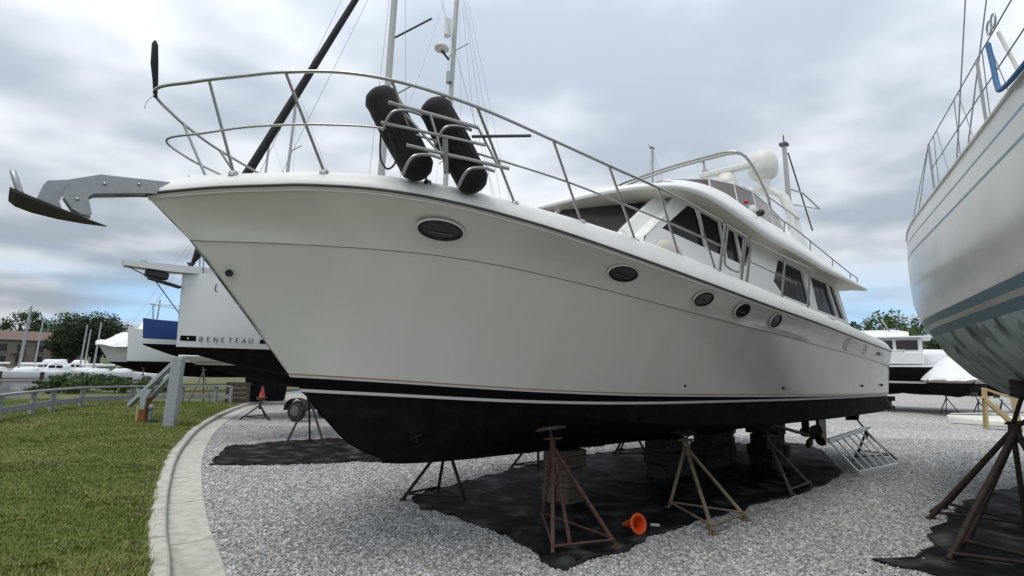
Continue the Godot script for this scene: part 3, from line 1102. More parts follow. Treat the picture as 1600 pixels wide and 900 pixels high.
	for i in m / 2:
		quad(st, coa[4][i] + Vector3(0, 0.03, 0), coa[4][i + 1] + Vector3(0, 0.03, 0), coa[4][m - 2 - i] + Vector3(0, 0.03, 0), coa[4][m - 1 - i] + Vector3(0, 0.03, 0))
	obj("flybridge_deck", st, "white_deck", y)
	# ceiling over the cabin, so no light leaks through
	st = S()
	for i in sof[0].size() / 2:
		var k: int = sof[0].size()
		quad(st, sof[0][i], sof[0][i + 1], sof[0][k - 2 - i], sof[0][k - 1 - i])
	obj("cabin_ceiling", st, "soffit_cream", y)
	# after bulkhead
	st = S()
	cbox(st, Vector3(10.62, 2.95, 0), Vector3(0.06, 1.2, 3.3))
	obj("after_bulkhead", st, "cabin_white", y)
	# tinted flybridge screen: separate panes on a curved rail
	var half_top := [Vector3(5.7, 4.42, 0.0), Vector3(5.72, 4.42, 0.55), Vector3(5.85, 4.43, 1.05), Vector3(6.3, 4.47, 1.38), Vector3(6.9, 4.53, 1.47), Vector3(7.5, 4.56, 1.49), Vector3(8.05, 4.48, 1.50), Vector3(8.55, 4.37, 1.5)]
	for side in [1.0, -1.0]:
		for k in half_top.size() - 1:
			var a: Vector3 = half_top[k] * Vector3(1, 1, side)
			var b: Vector3 = half_top[k + 1] * Vector3(1, 1, side)
			var cc := Vector3(7.2, 0, 0)
			var ha := Vector3(a.x - cc.x, 0, a.z).normalized() * 0.07 - Vector3.UP * (a.y - 4.12)
			var hb := Vector3(b.x - cc.x, 0, b.z).normalized() * 0.07 - Vector3.UP * (b.y - 4.12)
			var gap := (b - a).normalized() * 0.012
			st = S()
			flat(st)
			var nn := (b - a).cross(ha).normalized() * 0.006
			for f in [nn, -nn]:
				quad(st, a + gap + f, a + ha + gap + f, b + hb - gap + f, b - gap + f)
			quad(st, a + gap + nn, a + gap - nn, b - gap - nn, b - gap + nn)
			obj("screen_pane", st, "tint_glass", y)
			st = S()
			tube(st, [a, a + ha], 0.014, 6)
			obj("screen_post", st, "cabin_white", y)
			st = S()
			tube(st, [a, b], 0.013, 6)
			obj("screen_rail", st, "steel", y)

const TOPRAIL := [Vector3(-0.1, 3.835, 0.0), Vector3(0.10, 3.83, 0.38), Vector3(0.36, 3.84, 0.72), Vector3(0.58, 3.855, 0.97), Vector3(0.9, 3.865, 1.25), Vector3(1.28, 3.835, 1.49), Vector3(1.79, 3.735, 1.745), Vector3(2.42, 3.59, 1.97), Vector3(2.98, 3.49, 2.115), Vector3(3.59, 3.42, 2.22), Vector3(4.2, 3.37, 2.26), Vector3(4.74, 3.33, 2.27)]
const MIDRAIL := [Vector3(0.02, 3.46, 0.0), Vector3(0.22, 3.47, 0.33), Vector3(0.5, 3.51, 0.65), Vector3(0.9, 3.54, 1.0), Vector3(1.35, 3.53, 1.32), Vector3(2.05, 3.40, 1.68), Vector3(2.67, 3.31, 1.91), Vector3(3.25, 3.22, 2.06), Vector3(3.87, 3.15, 2.16), Vector3(4.5, 3.10, 2.21), Vector3(4.8, 3.08, 2.22)]

func yacht_rails(y: Node3D):
	var st := S()
	var top := mirror(TOPRAIL)
	top.reverse()
	top.pop_back()
	st = S()
	tube(st, curve(top + TOPRAIL, 8), 0.013, 10)
	obj("bow_rail", st, "steel", y)
	var mid := mirror(MIDRAIL)
	mid.reverse()
	mid.pop_back()
	st = S()
	tube(st, curve(mid + MIDRAIL, 8), 0.0095, 8)
	obj("middle_rail", st, "steel", y)
	var posts := [[Vector3(0.45, 3.2, 0.34), Vector3(0.18, 3.83, 0.49)], [Vector3(0.99, 3.23, 0.81), Vector3(0.58, 3.855, 0.97)], [Vector3(1.66, 3.2, 1.28), Vector3(1.2, 3.845, 1.445)], [Vector3(2.32, 3.1, 1.62), Vector3(1.79, 3.735, 1.745)], [Vector3(2.92, 3.02, 1.85), Vector3(2.42, 3.59, 1.97)], [Vector3(3.53, 2.93, 2.0), Vector3(2.98, 3.49, 2.115)], [Vector3(4.14, 2.87, 2.1), Vector3(3.59, 3.42, 2.22)], [Vector3(4.79, 2.81, 2.16), Vector3(4.2, 3.37, 2.26)]]
	for q in posts:
		for side in [1.0, -1.0]:
			st = S()
			tube(st, [q[0] * Vector3(1, 1, side), q[1] * Vector3(1, 1, side)], 0.0118, 8)
			var post := obj("stanchion", st, "steel", y)
			st = S()
			lathe(st, [Vector2(0.0, 0.02), Vector2(0.03, 0.018), Vector2(0.04, 0.0), Vector2(0.04, -0.03)], q[0] * Vector3(1, 1, side), Vector3.UP, 12)
			obj("base_flange", st, "steel", post)
	# boarding gate and the side rail aft of it
	for q in [[4.86, 2.83, 3.33], [5.38, 2.79, 3.28], [5.52, 2.78, 3.26]]:
		st = S()
		tube(st, [Vector3(q[0], q[1] - 0.03, 2.17), Vector3(q[0] - 0.01, q[2] - 0.06, 2.25), Vector3(q[0] - 0.02, q[2], 2.255)], 0.0165, 8)
		obj("gate_post", st, "steel", y)
	st = S()
	tube(st, curve([Vector3(4.93, 3.29, 2.25), Vector3(4.93, 2.95, 2.2), Vector3(5.0, 2.88, 2.19), Vector3(5.25, 2.86, 2.19), Vector3(5.32, 2.92, 2.2), Vector3(5.32, 3.25, 2.25)], 5), 0.012, 8)
	obj("gate_frame", st, "steel", y)
	st = S()
	tube(st, [Vector3(4.86, 3.32, 2.255), Vector3(5.4, 3.28, 2.255)], 0.014, 8)
	obj("gate_rail", st, "steel", y)
	st = S()
	tube(st, curve([Vector3(5.5, 3.26, 2.255), Vector3(6.5, 3.24, 2.24), Vector3(7.4, 3.24, 2.22), Vector3(7.6, 3.2, 2.2)], 6), 0.014, 8)
	obj("side_rail", st, "steel", y)
	st = S()
	tube(st, [Vector3(5.5, 3.02, 2.22), Vector3(6.5, 2.98, 2.21), Vector3(7.05, 2.95, 2.2)], 0.008, 6)
	obj("side_lifeline", st, "wire_steel", y)
	for q in [[6.62, 2.67, 3.24], [7.55, 2.62, 3.2]]:
		st = S()
		tube(st, [Vector3(q[0], q[1], 2.15), Vector3(q[0], q[2], 2.225)], 0.0155, 8)
		obj("stanchion", st, "steel", y)
	# rack for the fenders
	var out := Vector3(-0.03, 0.0, 0.05)
	for q in [[Vector3(1.24, 3.69, 1.34), Vector3(1.86, 3.59, 1.66), 0.02], [Vector3(1.20, 3.52, 1.32), Vector3(1.92, 3.45, 1.69), 0.016], [Vector3(1.38, 3.37, 1.40), Vector3(2.11, 3.29, 1.76), 0.02], [Vector3(1.30, 3.68, 1.37), Vector3(1.62, 3.33, 1.52), 0.013], [Vector3(1.52, 3.645, 1.49), Vector3(1.62, 3.36, 1.52), 0.013], [Vector3(1.86, 3.59, 1.66), Vector3(2.03, 3.3, 1.72), 0.013], [Vector3(1.69, 3.2, 1.5), Vector3(1.62, 3.45, 1.56), 0.03]]:
		st = S()
		tube(st, [q[0] + out, q[1] + out], q[2] * 0.8, 8)
		obj("fender_rack", st, "steel", y)
	for q in [[1.27, 3.69, 1.36], [1.63, 3.63, 1.53], [1.42, 3.36, 1.43], [1.80, 3.31, 1.62]]:
		st = S()
		var c := Vector3(q[0], q[1], q[2]) + out
		tube(st, curve([c + Vector3(-0.04, -0.22, -0.06), c + Vector3(-0.02, -0.1, 0.03), c + Vector3(0.1, -0.05, 0.06), c + Vector3(0.2, -0.06, 0.09)], 5), 0.013, 8)
		obj("rack_hoop", st, "steel", y)
	st = S()
	tube(st, [Vector3(1.78, 3.50, 1.70), Vector3(2.2, 3.57, 1.93)], 0.013, 8)
	obj("rack_arm", st, "rub_strip", y)
	# folded boat hook line and coiled rope at the rack
	st = S()
	tube(st, curve([Vector3(1.20, 3.46, 1.32), Vector3(1.22, 3.28, 1.30), Vector3(1.28, 3.2, 1.31), Vector3(1.32, 3.28, 1.36), Vector3(1.24, 3.47, 1.36)], 6), 0.008, 6)
	obj("lanyard", st, "rubber_black", y)

func fender(at_top: Vector3, at_low: Vector3, label: String):
	var a: Vector3 = Transform3D(Basis(Vector3.UP, deg_to_rad(42)), Vector3(-2.8, 0, -3.85)) * at_top
	var b: Vector3 = Transform3D(Basis(Vector3.UP, deg_to_rad(42)), Vector3(-2.8, 0, -3.85)) * at_low
	var t := thing("fender", label, "fender", b, 0.0, "black fenders in the bow rack")
	var d := a - b
	var L := d.length()
	var ax := d.normalized()
	var st := S()
	var prof := [Vector2(0.0, 0.0), Vector2(0.05, 0.0), Vector2(0.09, 0.02)]
	for k in 14:
		var q := float(k) / 13.0
		prof.append(Vector2(0.135 + 0.004 * sin(q * 40.0), lerpf(0.08, L - 0.08, q)))
	prof.append(Vector2(0.11, L - 0.03))
	prof.append(Vector2(0.06, L))
	prof.append(Vector2(0.0, L))
	lathe(st, prof, Vector3.ZERO, ax, 28)
	obj("cover", st, "fabric_black", t)
	# gathered pleats of the cover
	var u := ax.cross(Vector3.RIGHT).normalized()
	var w := ax.cross(u)
	for k in 18:
		var an := TAU * k / 18.0 + 0.1
		var rad := u * cos(an) + w * sin(an)
		st = S()
		tube(st, [rad * 0.128 + ax * 0.09, rad * 0.137 + ax * (L * 0.5), rad * 0.128 + ax * (L - 0.09)], 0.006, 5)
		obj("pleat", st, "fabric_black", t)

func yacht_top(y: Node3D):
	# radar arch
	var st := S()
	var g := []
	var path := [[9.86, 3.7, 1.40, 0.36], [9.8, 4.2, 1.37, 0.34], [9.7, 4.7, 1.32, 0.30], [9.55, 5.05, 1.24, 0.30], [9.44, 5.22, 1.05, 0.34], [9.4, 5.26, 0.5, 0.36]]
	var all := []
	for q in path:
		all.append(q)
	for k in range(path.size() - 1, -1, -1):
		var q: Array = path[k]
		all.append([q[0], q[1], -q[2], q[3]])
	for q in all:
		var c := Vector3(q[0], q[1], q[2])
		var out := Vector3(0, 0.0, signf(q[2])) if q[1] < 5.15 else Vector3.UP
		if q[1] >= 5.0 and q[1] < 5.28:
			out = Vector3(0, 0.7, 0.7 * signf(q[2]))
		var row := []
		var h: float = q[3] * 0.5
		for p in [Vector2(-h, -0.05), Vector2(-h + 0.04, 0.07), Vector2(h - 0.04, 0.07), Vector2(h, -0.05), Vector2(h - 0.04, -0.07), Vector2(-h + 0.04, -0.07), Vector2(-h, -0.05)]:
			row.append(c + Vector3(p.x, 0, 0) + out * p.y)
		g.append(row)
	grid(st, g)
	var arch := obj("radar_arch", st, "cabin_white", y)
	# satellite dome on the port shoulder
	st = S()
	lathe(st, [Vector2(0.0, 0.58), Vector2(0.10, 0.565), Vector2(0.19, 0.51), Vector2(0.25, 0.42), Vector2(0.272, 0.30), Vector2(0.268, 0.17), Vector2(0.245, 0.08), Vector2(0.20, 0.03), Vector2(0.14, 0.0), Vector2(0.0, 0.0)], Vector3(9.35, 5.42, 0.97), Vector3.UP, 28)
	var dome := obj("satellite_dome", st, "dome_plastic", y)
	st = S()
	tube(st, [Vector3(9.35, 5.22, 0.97), Vector3(9.35, 5.45, 0.97)], 0.12, 12)
	obj("dome_foot", st, "cabin_white", dome)
	# open array radar on a forward bracket
	st = S()
	lathe(st, [Vector2(0.0, 0.26), Vector2(0.13, 0.25), Vector2(0.17, 0.12), Vector2(0.21, 0.0), Vector2(0.0, 0.0)], Vector3(8.7, 5.2, 0.55), Vector3.UP, 20)
	var rad := obj("radar_pedestal", st, "dome_plastic", y)
	st = S()
	bar(st, Vector3(8.64, 5.53, 0.06), Vector3(8.76, 5.53, 1.05), 0.12, 0.12, 0.045)
	obj("radar_array", st, "dome_plastic", rad)
	st = S()
	bar(st, Vector3(9.4, 5.2, 0.55), Vector3(8.45, 5.16, 0.55), 0.5, 0.07, 0.02)
	obj("radar_shelf", st, "cabin_white", y)
	st = S()
	tube(st, [Vector3(8.5, 5.14, 0.62), Vector3(8.55, 4.3, 0.64)], 0.045, 10)
	obj("shelf_support", st, "cabin_white", y)
	# light mast on the arch
	st = S()
	tube(st, [Vector3(9.95, 4.5, 1.2), Vector3(9.86, 6.2, 1.2)], [0.055, 0.04], 12)
	var mast := obj("light_mast", st, "mast_alu", y)
	st = S()
	cbox(st, Vector3(9.86, 6.22, 1.2), Vector3(0.16, 0.06, 0.14))
	obj("mast_head", st, "grey_paint", mast)
	st = S()
	tube(st, [Vector3(9.86, 6.24, 1.2), Vector3(9.86, 6.42, 1.2)], 0.012, 6)
	obj("mast_whip", st, "grey_paint", mast)
	st = S()
	tube(st, [Vector3(9.9, 6.05, 1.25), Vector3(10.5, 4.55, 1.4)], 0.014, 6)
	obj("whip_antenna", st, "rub_strip", y)
	st = S()
	tube(st, [Vector3(9.95, 5.3, 1.25), Vector3(10.25, 5.28, 1.35), Vector3(10.7, 5.02, 1.5)], 0.018, 6)
	tube(st, [Vector3(9.98, 5.0, 1.25), Vector3(10.7, 5.02, 1.5)], 0.012, 6)
	obj("antenna_outrigger", st, "mast_alu", y)
	st = S()
	tube(st, [Vector3(9.4, 5.36, -0.2), Vector3(9.36, 5.85, -0.2)], 0.03, 8)
	cbox(st, Vector3(9.36, 5.9, -0.2), Vector3(0.1, 0.1, 0.1))
	obj("anchor_light", st, "mast_alu", y)
	# bimini frame
	st = S()
	var bim := [Vector3(8.5, 4.35, 1.38), Vector3(8.42, 4.72, 1.38), Vector3(7.92, 5.13, 1.36), Vector3(7.68, 5.30, 1.30), Vector3(7.6, 5.385, 1.12), Vector3(7.58, 5.41, 0.7), Vector3(7.58, 5.43, 0.0), Vector3(7.58, 5.41, -0.7), Vector3(7.6, 5.385, -1.12), Vector3(7.68, 5.30, -1.30), Vector3(7.92, 5.13, -1.36), Vector3(8.5, 4.35, -1.38)]
	tube(st, curve(bim, 6), 0.024, 10)
	obj("bimini_frame", st, "steel", y)
	st = S()
	var bim2 := []
	for p in bim.slice(3, 9):
		bim2.append(p + Vector3(0.16, 0.02, 0))
	tube(st, curve(bim2, 6), 0.02, 8)
	obj("bimini_bow", st, "steel", y)
	st = S()
	tube(st, [Vector3(8.35, 4.75, 1.38), Vector3(9.75, 4.62, 1.42)], 0.014, 6)
	obj("bimini_stay", st, "steel", y)
	# searchlight, navigation light
	st = S()
	lathe(st, [Vector2(0.0, 0.06), Vector2(0.035, 0.055), Vector2(0.05, 0.02), Vector2(0.045, -0.03), Vector2(0.0, -0.04)], Vector3(6.85, 3.99, 1.85), Vector3(-0.5, 0, 1).normalized(), 16)
	obj("navigation_light", st, "rubber_black", y)
	st = S()
	lathe(st, [Vector2(0.0, 0.04), Vector2(0.03, 0.035), Vector2(0.04, 0.0), Vector2(0.0, -0.03)], Vector3(7.0, 4.24, 1.60), Vector3(0, 1, 0), 14)
	obj("red_lamp", st, "red_plastic", y)
	st = S()
	cbox(st, Vector3(7.12, 4.17, 1.64), Vector3(0.12, 0.08, 0.1), Basis(), 0.02)
	obj("horn", st, "cabin_white", y)
	# helm seat back and console, seen over the screen
	st = S()
	cbox(st, Vector3(6.3, 4.12, 0.3), Vector3(0.6, 0.6, 1.6), Basis(Vector3.BACK, 0.2), 0.08)
	obj("helm_console", st, "dark_plastic", y)
	# boat deck rail on the after roof
	st = S()
	var rl := []
	for k in 9:
		var s := lerpf(7.25, 11.75, k / 8.0)
		var e := roof_at(s)
		rl.append(Vector3(s, e.w + 0.16 + 0.12 * smoothstep(11.9, 9.0, s) * 0.4, e.y - 0.12))
	tube(st, [rl[0] + Vector3(-0.1, -0.12, 0)] + rl, 0.013, 8)
	var dr := obj("deck_rail", st, "steel", y)
	for k in [1, 3, 5, 7, 8]:
		st = S()
		tube(st, [rl[k], rl[k] + Vector3(0, -0.2, -0.02)], 0.011, 6)
		obj("rail_leg", st, "steel", dr)
	# low house aft on the boat deck
	st = S()
	g = []
	for q in [[8.6, 0.3, 1.25], [9.3, 0.38, 1.3], [10.4, 0.34, 1.3], [11.3, 0.2, 1.25], [11.6, 0.05, 1.2]]:
		var row := []
		for k in 11:
			var a := PI * k / 10.0
			row.append(Vector3(q[0], 3.68 - (q[0] - 8.6) * 0.035 + q[1] * pow(sin(a), 0.35), q[2] * cos(a)))
		g.append(row)
	grid(st, g)
	obj("boat_deck_house", st, "cabin_white", y)

func roof_at(s: float) -> Vector4:
	for i in ROOF.size() - 1:
		if ROOF[i + 1][0] >= s:
			var t: float = (s - ROOF[i][0]) / (ROOF[i + 1][0] - ROOF[i][0])
			return Vector4(s, lerpf(ROOF[i][1], ROOF[i + 1][1], t), lerpf(ROOF[i][2], ROOF[i + 1][2], t), lerpf(ROOF[i][3], ROOF[i + 1][3], t))
	return Vector4(s, 1.9, 3.46, 3.55)

func yacht_under(y: Node3D):
	for side in [1.0, -1.0]:
		var st := S()
		tube(st, [Vector3(8.9, 0.88, 0.95 * side), Vector3(11.05, 0.52, 0.95 * side)], 0.03, 10)
		obj("propeller_shaft", st, "bronze", y)
		st = S()
		bar(st, Vector3(10.7, 0.98, 0.95 * side), Vector3(10.75, 0.58, 0.95 * side), 0.03, 0.14, 0.01, Vector3.BACK)
		obj("shaft_strut", st, "bronze", y)
		var ax := Vector3(0.986, -0.165, 0)
		st = S()
		lathe(st, [Vector2(0.0, -0.1), Vector2(0.05, -0.08), Vector2(0.06, 0.0), Vector2(0.05, 0.08), Vector2(0.0, 0.14)], Vector3(11.1, 0.51, 0.95 * side), ax, 14)
		var prop := obj("propeller", st, "bronze", y)
		for k in 4:
			var a := TAU * k / 4.0 + 0.5
			var rad := Vector3(0, cos(a), sin(a))
			var tan := ax.cross(rad).normalized()
			st = S()
			var g := []
			for r in 6:
				var t := r / 5.0
				var w := 0.13 * sin(PI * (0.22 + 0.72 * t))
				var pitch := tan * 0.8 + ax * lerpf(0.9, 0.45, t)
				pitch = pitch.normalized()
				var c := Vector3(11.1, 0.51, 0.95 * side) + rad * lerpf(0.05, 0.26, t)
				g.append([c - pitch * w, c - pitch * w * 0.3 + ax * 0.015, c + pitch * w * 0.4 + ax * 0.012, c + pitch * w])
			grid(st, g)
			obj("blade", st, "bronze", prop)
		st = S()
		prism(st, PackedVector2Array([Vector2(11.4, 1.0), Vector2(11.85, 1.0), Vector2(11.8, 0.34), Vector2(11.42, 0.38)]), Vector3(0, 0, 0.95 * side - 0.03), Vector3.RIGHT, Vector3.UP, Vector3.BACK, 0.06)
		obj("rudder", st, "bronze", y)
		st = S()
		prism(st, PackedVector2Array([Vector2(11.9, 1.12), Vector2(12.35, 1.1), Vector2(12.35, 1.05), Vector2(11.9, 1.07)]), Vector3(0, 0, 1.0 * side - 0.5), Vector3.RIGHT, Vector3.UP, Vector3.BACK, 1.0)
		obj("trim_tab", st, "bottom_paint", y)

func yacht_bow(y: Node3D):
	# plate of the anchor roller, two cheeks
	var cheek := PackedVector2Array([Vector2(-0.51, 2.965), Vector2(-0.35, 3.045), Vector2(0.30, 3.13), Vector2(0.30, 3.05), Vector2(-0.11, 2.965), Vector2(-0.37, 2.895), Vector2(-0.40, 2.865), Vector2(-0.365, 2.745), Vector2(-0.37, 2.735), Vector2(-0.42, 2.73), Vector2(-0.475, 2.755), Vector2(-0.535, 2.84)])
	var st := S()
	for z in [0.058, -0.07]:
		prism(st, cheek, Vector3(0, 0, z), Vector3.RIGHT, Vector3.UP, Vector3.BACK, 0.012)
	cbox(st, Vector3(0.0, 3.0, 0), Vector3(0.5, 0.012, 0.13), Basis(Vector3.BACK, 0.17))
	var roll := obj("anchor_roller", st, "galvanised", y)
	for q in [Vector2(-0.455, 2.83), Vector2(-0.12, 3.03), Vector2(-0.32, 2.98)]:
		st = S()
		lathe(st, [Vector2(0.0, 0.012), Vector2(0.010, 0.010), Vector2(0.013, 0.0)], Vector3(q.x, q.y, 0.07), Vector3.BACK, 10)
		obj("bolt", st, "steel", roll)
	st = S()
	lathe(st, [Vector2(0.0, -0.05), Vector2(0.04, -0.05), Vector2(0.028, 0.0), Vector2(0.04, 0.05), Vector2(0.0, 0.05)], Vector3(-0.46, 2.82, 0), Vector3.BACK, 16)
	obj("roller", st, "rubber_black", roll)
	# furled burgee on its staff
	st = S()
	tube(st, [Vector3(-0.09, 3.78, 0), Vector3(-0.105, 3.92, 0.0), Vector3(-0.125, 4.05, 0.0), Vector3(-0.14, 4.22, 0.0), Vector3(-0.142, 4.25, 0.0)], [0.014, 0.02, 0.027, 0.022, 0.008], 10)
	obj("furled_burgee", st, "fabric_black", y)
	st = S()
	tube(st, [Vector3(-0.1, 3.80, 0.01), Vector3(-0.14, 3.72, 0.01), Vector3(-0.15, 3.66, 0.012)], 0.0035, 5)
	obj("burgee_line", st, "rope_white", y)
	# windlass on the foredeck and hatch
	st = S()
	lathe(st, [Vector2(0.0, 0.1), Vector2(0.07, 0.1), Vector2(0.05, 0.06), Vector2(0.09, 0.02), Vector2(0.12, 0.0)], Vector3(0.8, 3.2, -0.1), Vector3.UP, 16)
	obj("windlass", st, "steel", y)
	st = S()
	cbox(st, Vector3(1.15, 3.31, 0.05), Vector3(0.03, 0.03, 0.5))
	cbox(st, Vector3(1.15, 3.28, -0.1), Vector3(0.03, 0.06, 0.03))
	cbox(st, Vector3(1.15, 3.28, 0.2), Vector3(0.03, 0.06, 0.03))
	obj("deck_cleat", st, "steel", y)
	# ---- the anchor, a thing of its own in the roller
	var a := thing("anchor", "galvanised plough anchor with dark fluke hanging from the motor yacht's bow roller", "anchor", Transform3D(Basis(Vector3.UP, deg_to_rad(42)), Vector3(-2.8, 0, -3.85)) * Vector3(-0.6, 2.68, 0), 42.0)
	var o := Vector3(-0.6, 2.68, 0)
	st = S()
	var sh := PackedVector2Array([Vector2(-0.67, 2.77), Vector2(-0.645, 2.90), Vector2(-0.625, 2.94), Vector2(-0.59, 2.95), Vector2(-0.50, 2.98), Vector2(-0.2, 3.03), Vector2(-0.2, 2.99), Vector2(-0.50, 2.93), Vector2(-0.54, 2.85), Vector2(-0.55, 2.81), Vector2(-0.515, 2.725)])
	prism(st, sh, -o + Vector3(0, 0, -0.014), Vector3.RIGHT, Vector3.UP, Vector3.BACK, 0.028)
	obj("shank", st, "galvanised", a)
	st = S()
	var g := []
	for q in [[-0.80, 2.80, 0.085, 0.03], [-0.765, 2.775, 0.105, 0.05], [-0.68, 2.75, 0.10, 0.05], [-0.55, 2.725, 0.075, 0.035], [-0.40, 2.70, 0.04, 0.018], [-0.27, 2.685, 0.006, 0.004]]:
		var b: Vector3 = Vector3(q[0], q[1], 0) - o
		var w: float = q[2]
		var th := minf(w / 0.09, 1.0)
		g.append([b + Vector3(0, 0.35 * w, -w), b + Vector3(0, 0.0, -w * 0.5), b + Vector3(0, q[3] * 0.4, 0), b + Vector3(0, 0.0, w * 0.5), b + Vector3(0, 0.35 * w, w), b + Vector3(0, 0.35 * w - 0.02 * th, w), b + Vector3(0, -0.045 * th, w * 0.5), b + Vector3(0, -0.055 * th, 0), b + Vector3(0, -0.045 * th, -w * 0.5), b + Vector3(0, 0.35 * w - 0.02 * th, -w), b + Vector3(0, 0.35 * w, -w)])
	flat(st)
	grid(st, g)
	for k in range(1, 9):
		tri(st, g[0][0], g[0][k], g[0][k + 1])
	obj("fluke", st, "anchor_dark", a)
	st = S()
	var rb := []
	for k in 13:
		var t := PI * k / 12.0
		rb.append(Vector3(-0.745 - 0.06 * sin(t), 2.80 + 0.16 * sin(t), 0.085 * cos(t)) - o)
	tube(st, rb, 0.017, 8)
	obj("roll_bar", st, "galvanised", a)
	fender(Vector3(1.23, 3.90, 1.14), Vector3(1.57, 3.2, 1.35), "black covered fender strapped in the bow rack nearer the anchor")
	fender(Vector3(1.59, 3.85, 1.39), Vector3(1.95, 3.13, 1.58), "black covered fender strapped in the bow rack nearer the pilothouse")

# ------------------------------------------------------------------ other boats
# rows of half-sections from sheer to keel; each station is [x, [Vector2(z, y), ...]]
func loft_hull(parent: Node, stations: Array, bands: Array, cap := true):
	for b in bands:
		var st := S()
		for side in [1.0, -1.0]:
			var g := []
			for s in stations:
				var row := []
				for k in range(b[0], b[1] + 1):
					var xx: float = s[0] if not (s[0] is Array) else s[0][k]
					row.append(Vector3(xx, s[1][k].y, s[1][k].x * side))
				if side > 0.0:
					row.reverse()
				g.append(row)
			grid(st, g)
		if cap:
			var e: Array = stations[stations.size() - 1]
			var xs = e[0]
			var g2 := []
			for k in range(b[0], b[1] + 1):
				var xx: float = xs if not (xs is Array) else xs[k]
				g2.append([Vector3(xx, e[1][k].y, e[1][k].x), Vector3(xx, e[1][k].y, 0), Vector3(xx, e[1][k].y, -e[1][k].x)])
			flat(st)
			grid(st, g2)
		obj(b[2], st, b[3], parent)

func deck_of(parent: Node, stations: Array, m, inset := 0.05, drop := 0.04, crown := 0.06):
	var st := S()
	var g := []
	for s in stations:
		var xx: float = s[0] if not (s[0] is Array) else s[0][0]
		var p: Vector2 = s[1][0]
		var w := maxf(p.x - inset, 0.0)
		g.append([Vector3(xx, p.y - drop, w), Vector3(xx, p.y - drop + crown, w * 0.4), Vector3(xx, p.y - drop + crown, -w * 0.4), Vector3(xx, p.y - drop, -w)])
	grid(st, g)
	obj("deck", st, m, parent)

# stem at x = 0; heights above the ground
func yacht_stations(L: float, B: float, sheer_bow: float, sheer_stern: float, wl: float, bottom: float, rake: float, full := 2.0, aft := 0.8, tumble := 0.0) -> Array:
	var out := []
	for i in 17:
		var t := pow(i / 16.0, 1.25)
		var pl := B * (1.0 - pow(1.0 - minf(t / 0.55, 1.0), full)) * lerpf(1.0, aft, pow(maxf((t - 0.5) / 0.5, 0.0), 1.6))
		var sh := lerpf(sheer_bow, sheer_stern, sqrt(t)) - 0.25 * sin(PI * t) * (sheer_bow - sheer_stern)
		var kb := lerpf(bottom, wl - 0.05, pow(1.0 - minf(t / 0.35, 1.0), 1.7))
		kb = lerpf(kb, wl - 0.15, pow(maxf((t - 0.7) / 0.3, 0.0), 2.0))
		var ys := [sh, lerpf(sh, wl, 0.10), lerpf(sh, wl, 0.45), lerpf(sh, wl, 0.8), wl + 0.10, wl, lerpf(wl, kb, 0.45), lerpf(wl, kb, 0.85), kb]
		var zs := [1.0, 1.0 + tumble * 0.3, 0.985 + tumble, 0.93 + tumble * 0.6, 0.885, 0.86, 0.64, 0.32, 0.0]
		var sec := []
		var xs := []
		for k in 9:
			var dz: float = zs[k]
			# finer below at the bow
			dz = lerpf(pow(dz, 1.0 + 1.4 * pow(1.0 - t, 3.0)), dz, t)
			sec.append(Vector2(pl * dz + 0.012 * (1.0 if k < 8 else 0.0), ys[k]))
			var depth: float = (sh - ys[k]) / maxf(sheer_bow - wl, 0.1)
			xs.append(L * t + rake * depth * pow(1.0 - t, 3.0))
		out.append([xs, sec])
	return out

func fin_keel(parent: Node, x0: float, x1: float, top: float, low: float, m):
	var st := S()
	var g := []
	for q in [[top, x0, x1, 0.14], [lerpf(top, low, 0.5), x0 + 0.15, x1 - 0.1, 0.12], [low + 0.12, x0 + 0.25, x1 - 0.15, 0.16], [low, x0 + 0.3, x1 - 0.2, 0.1]]:
		var row := []
		for k in 13:
			var a := TAU * (k % 12) / 12.0
			row.append(Vector3(lerpf(q[1], q[2], 0.5 - 0.5 * cos(a)), q[0], q[3] * sin(a)))
		g.append(row)
	grid(st, g)
	obj("keel", st, m, parent)

func wire(parent: Node, called: String, a: Vector3, b: Vector3, r := 0.006):
	var st := S()
	tube(st, [a, b], r, 5)
	return obj(called, st, "wire_steel", parent)

func spar(parent: Node, called: String, a: Vector3, b: Vector3, r0: float, r1: float, m := "mast_alu"):
	var st := S()
	tube(st, [a, a.lerp(b, 0.5), b], [r0, (r0 + r1) * 0.5, r1], 12)
	return obj(called, st, m, parent)

func radome(parent: Node, c: Vector3, r := 0.28):
	var st := S()
	lathe(st, [Vector2(0.0, r * 0.75), Vector2(r * 0.6, r * 0.7), Vector2(r * 0.95, r * 0.45), Vector2(r, r * 0.1), Vector2(r * 0.8, 0.0), Vector2(0.0, -0.02)], c, Vector3.UP, 20)
	var o := obj("radome", st, "dome_plastic", parent)
	st = S()
	bar(st, c + Vector3(0, -0.03, 0), c + Vector3(0.42, -0.3, 0), 0.1, 0.06)
	obj("radome_bracket", st, "dark_plastic", o)

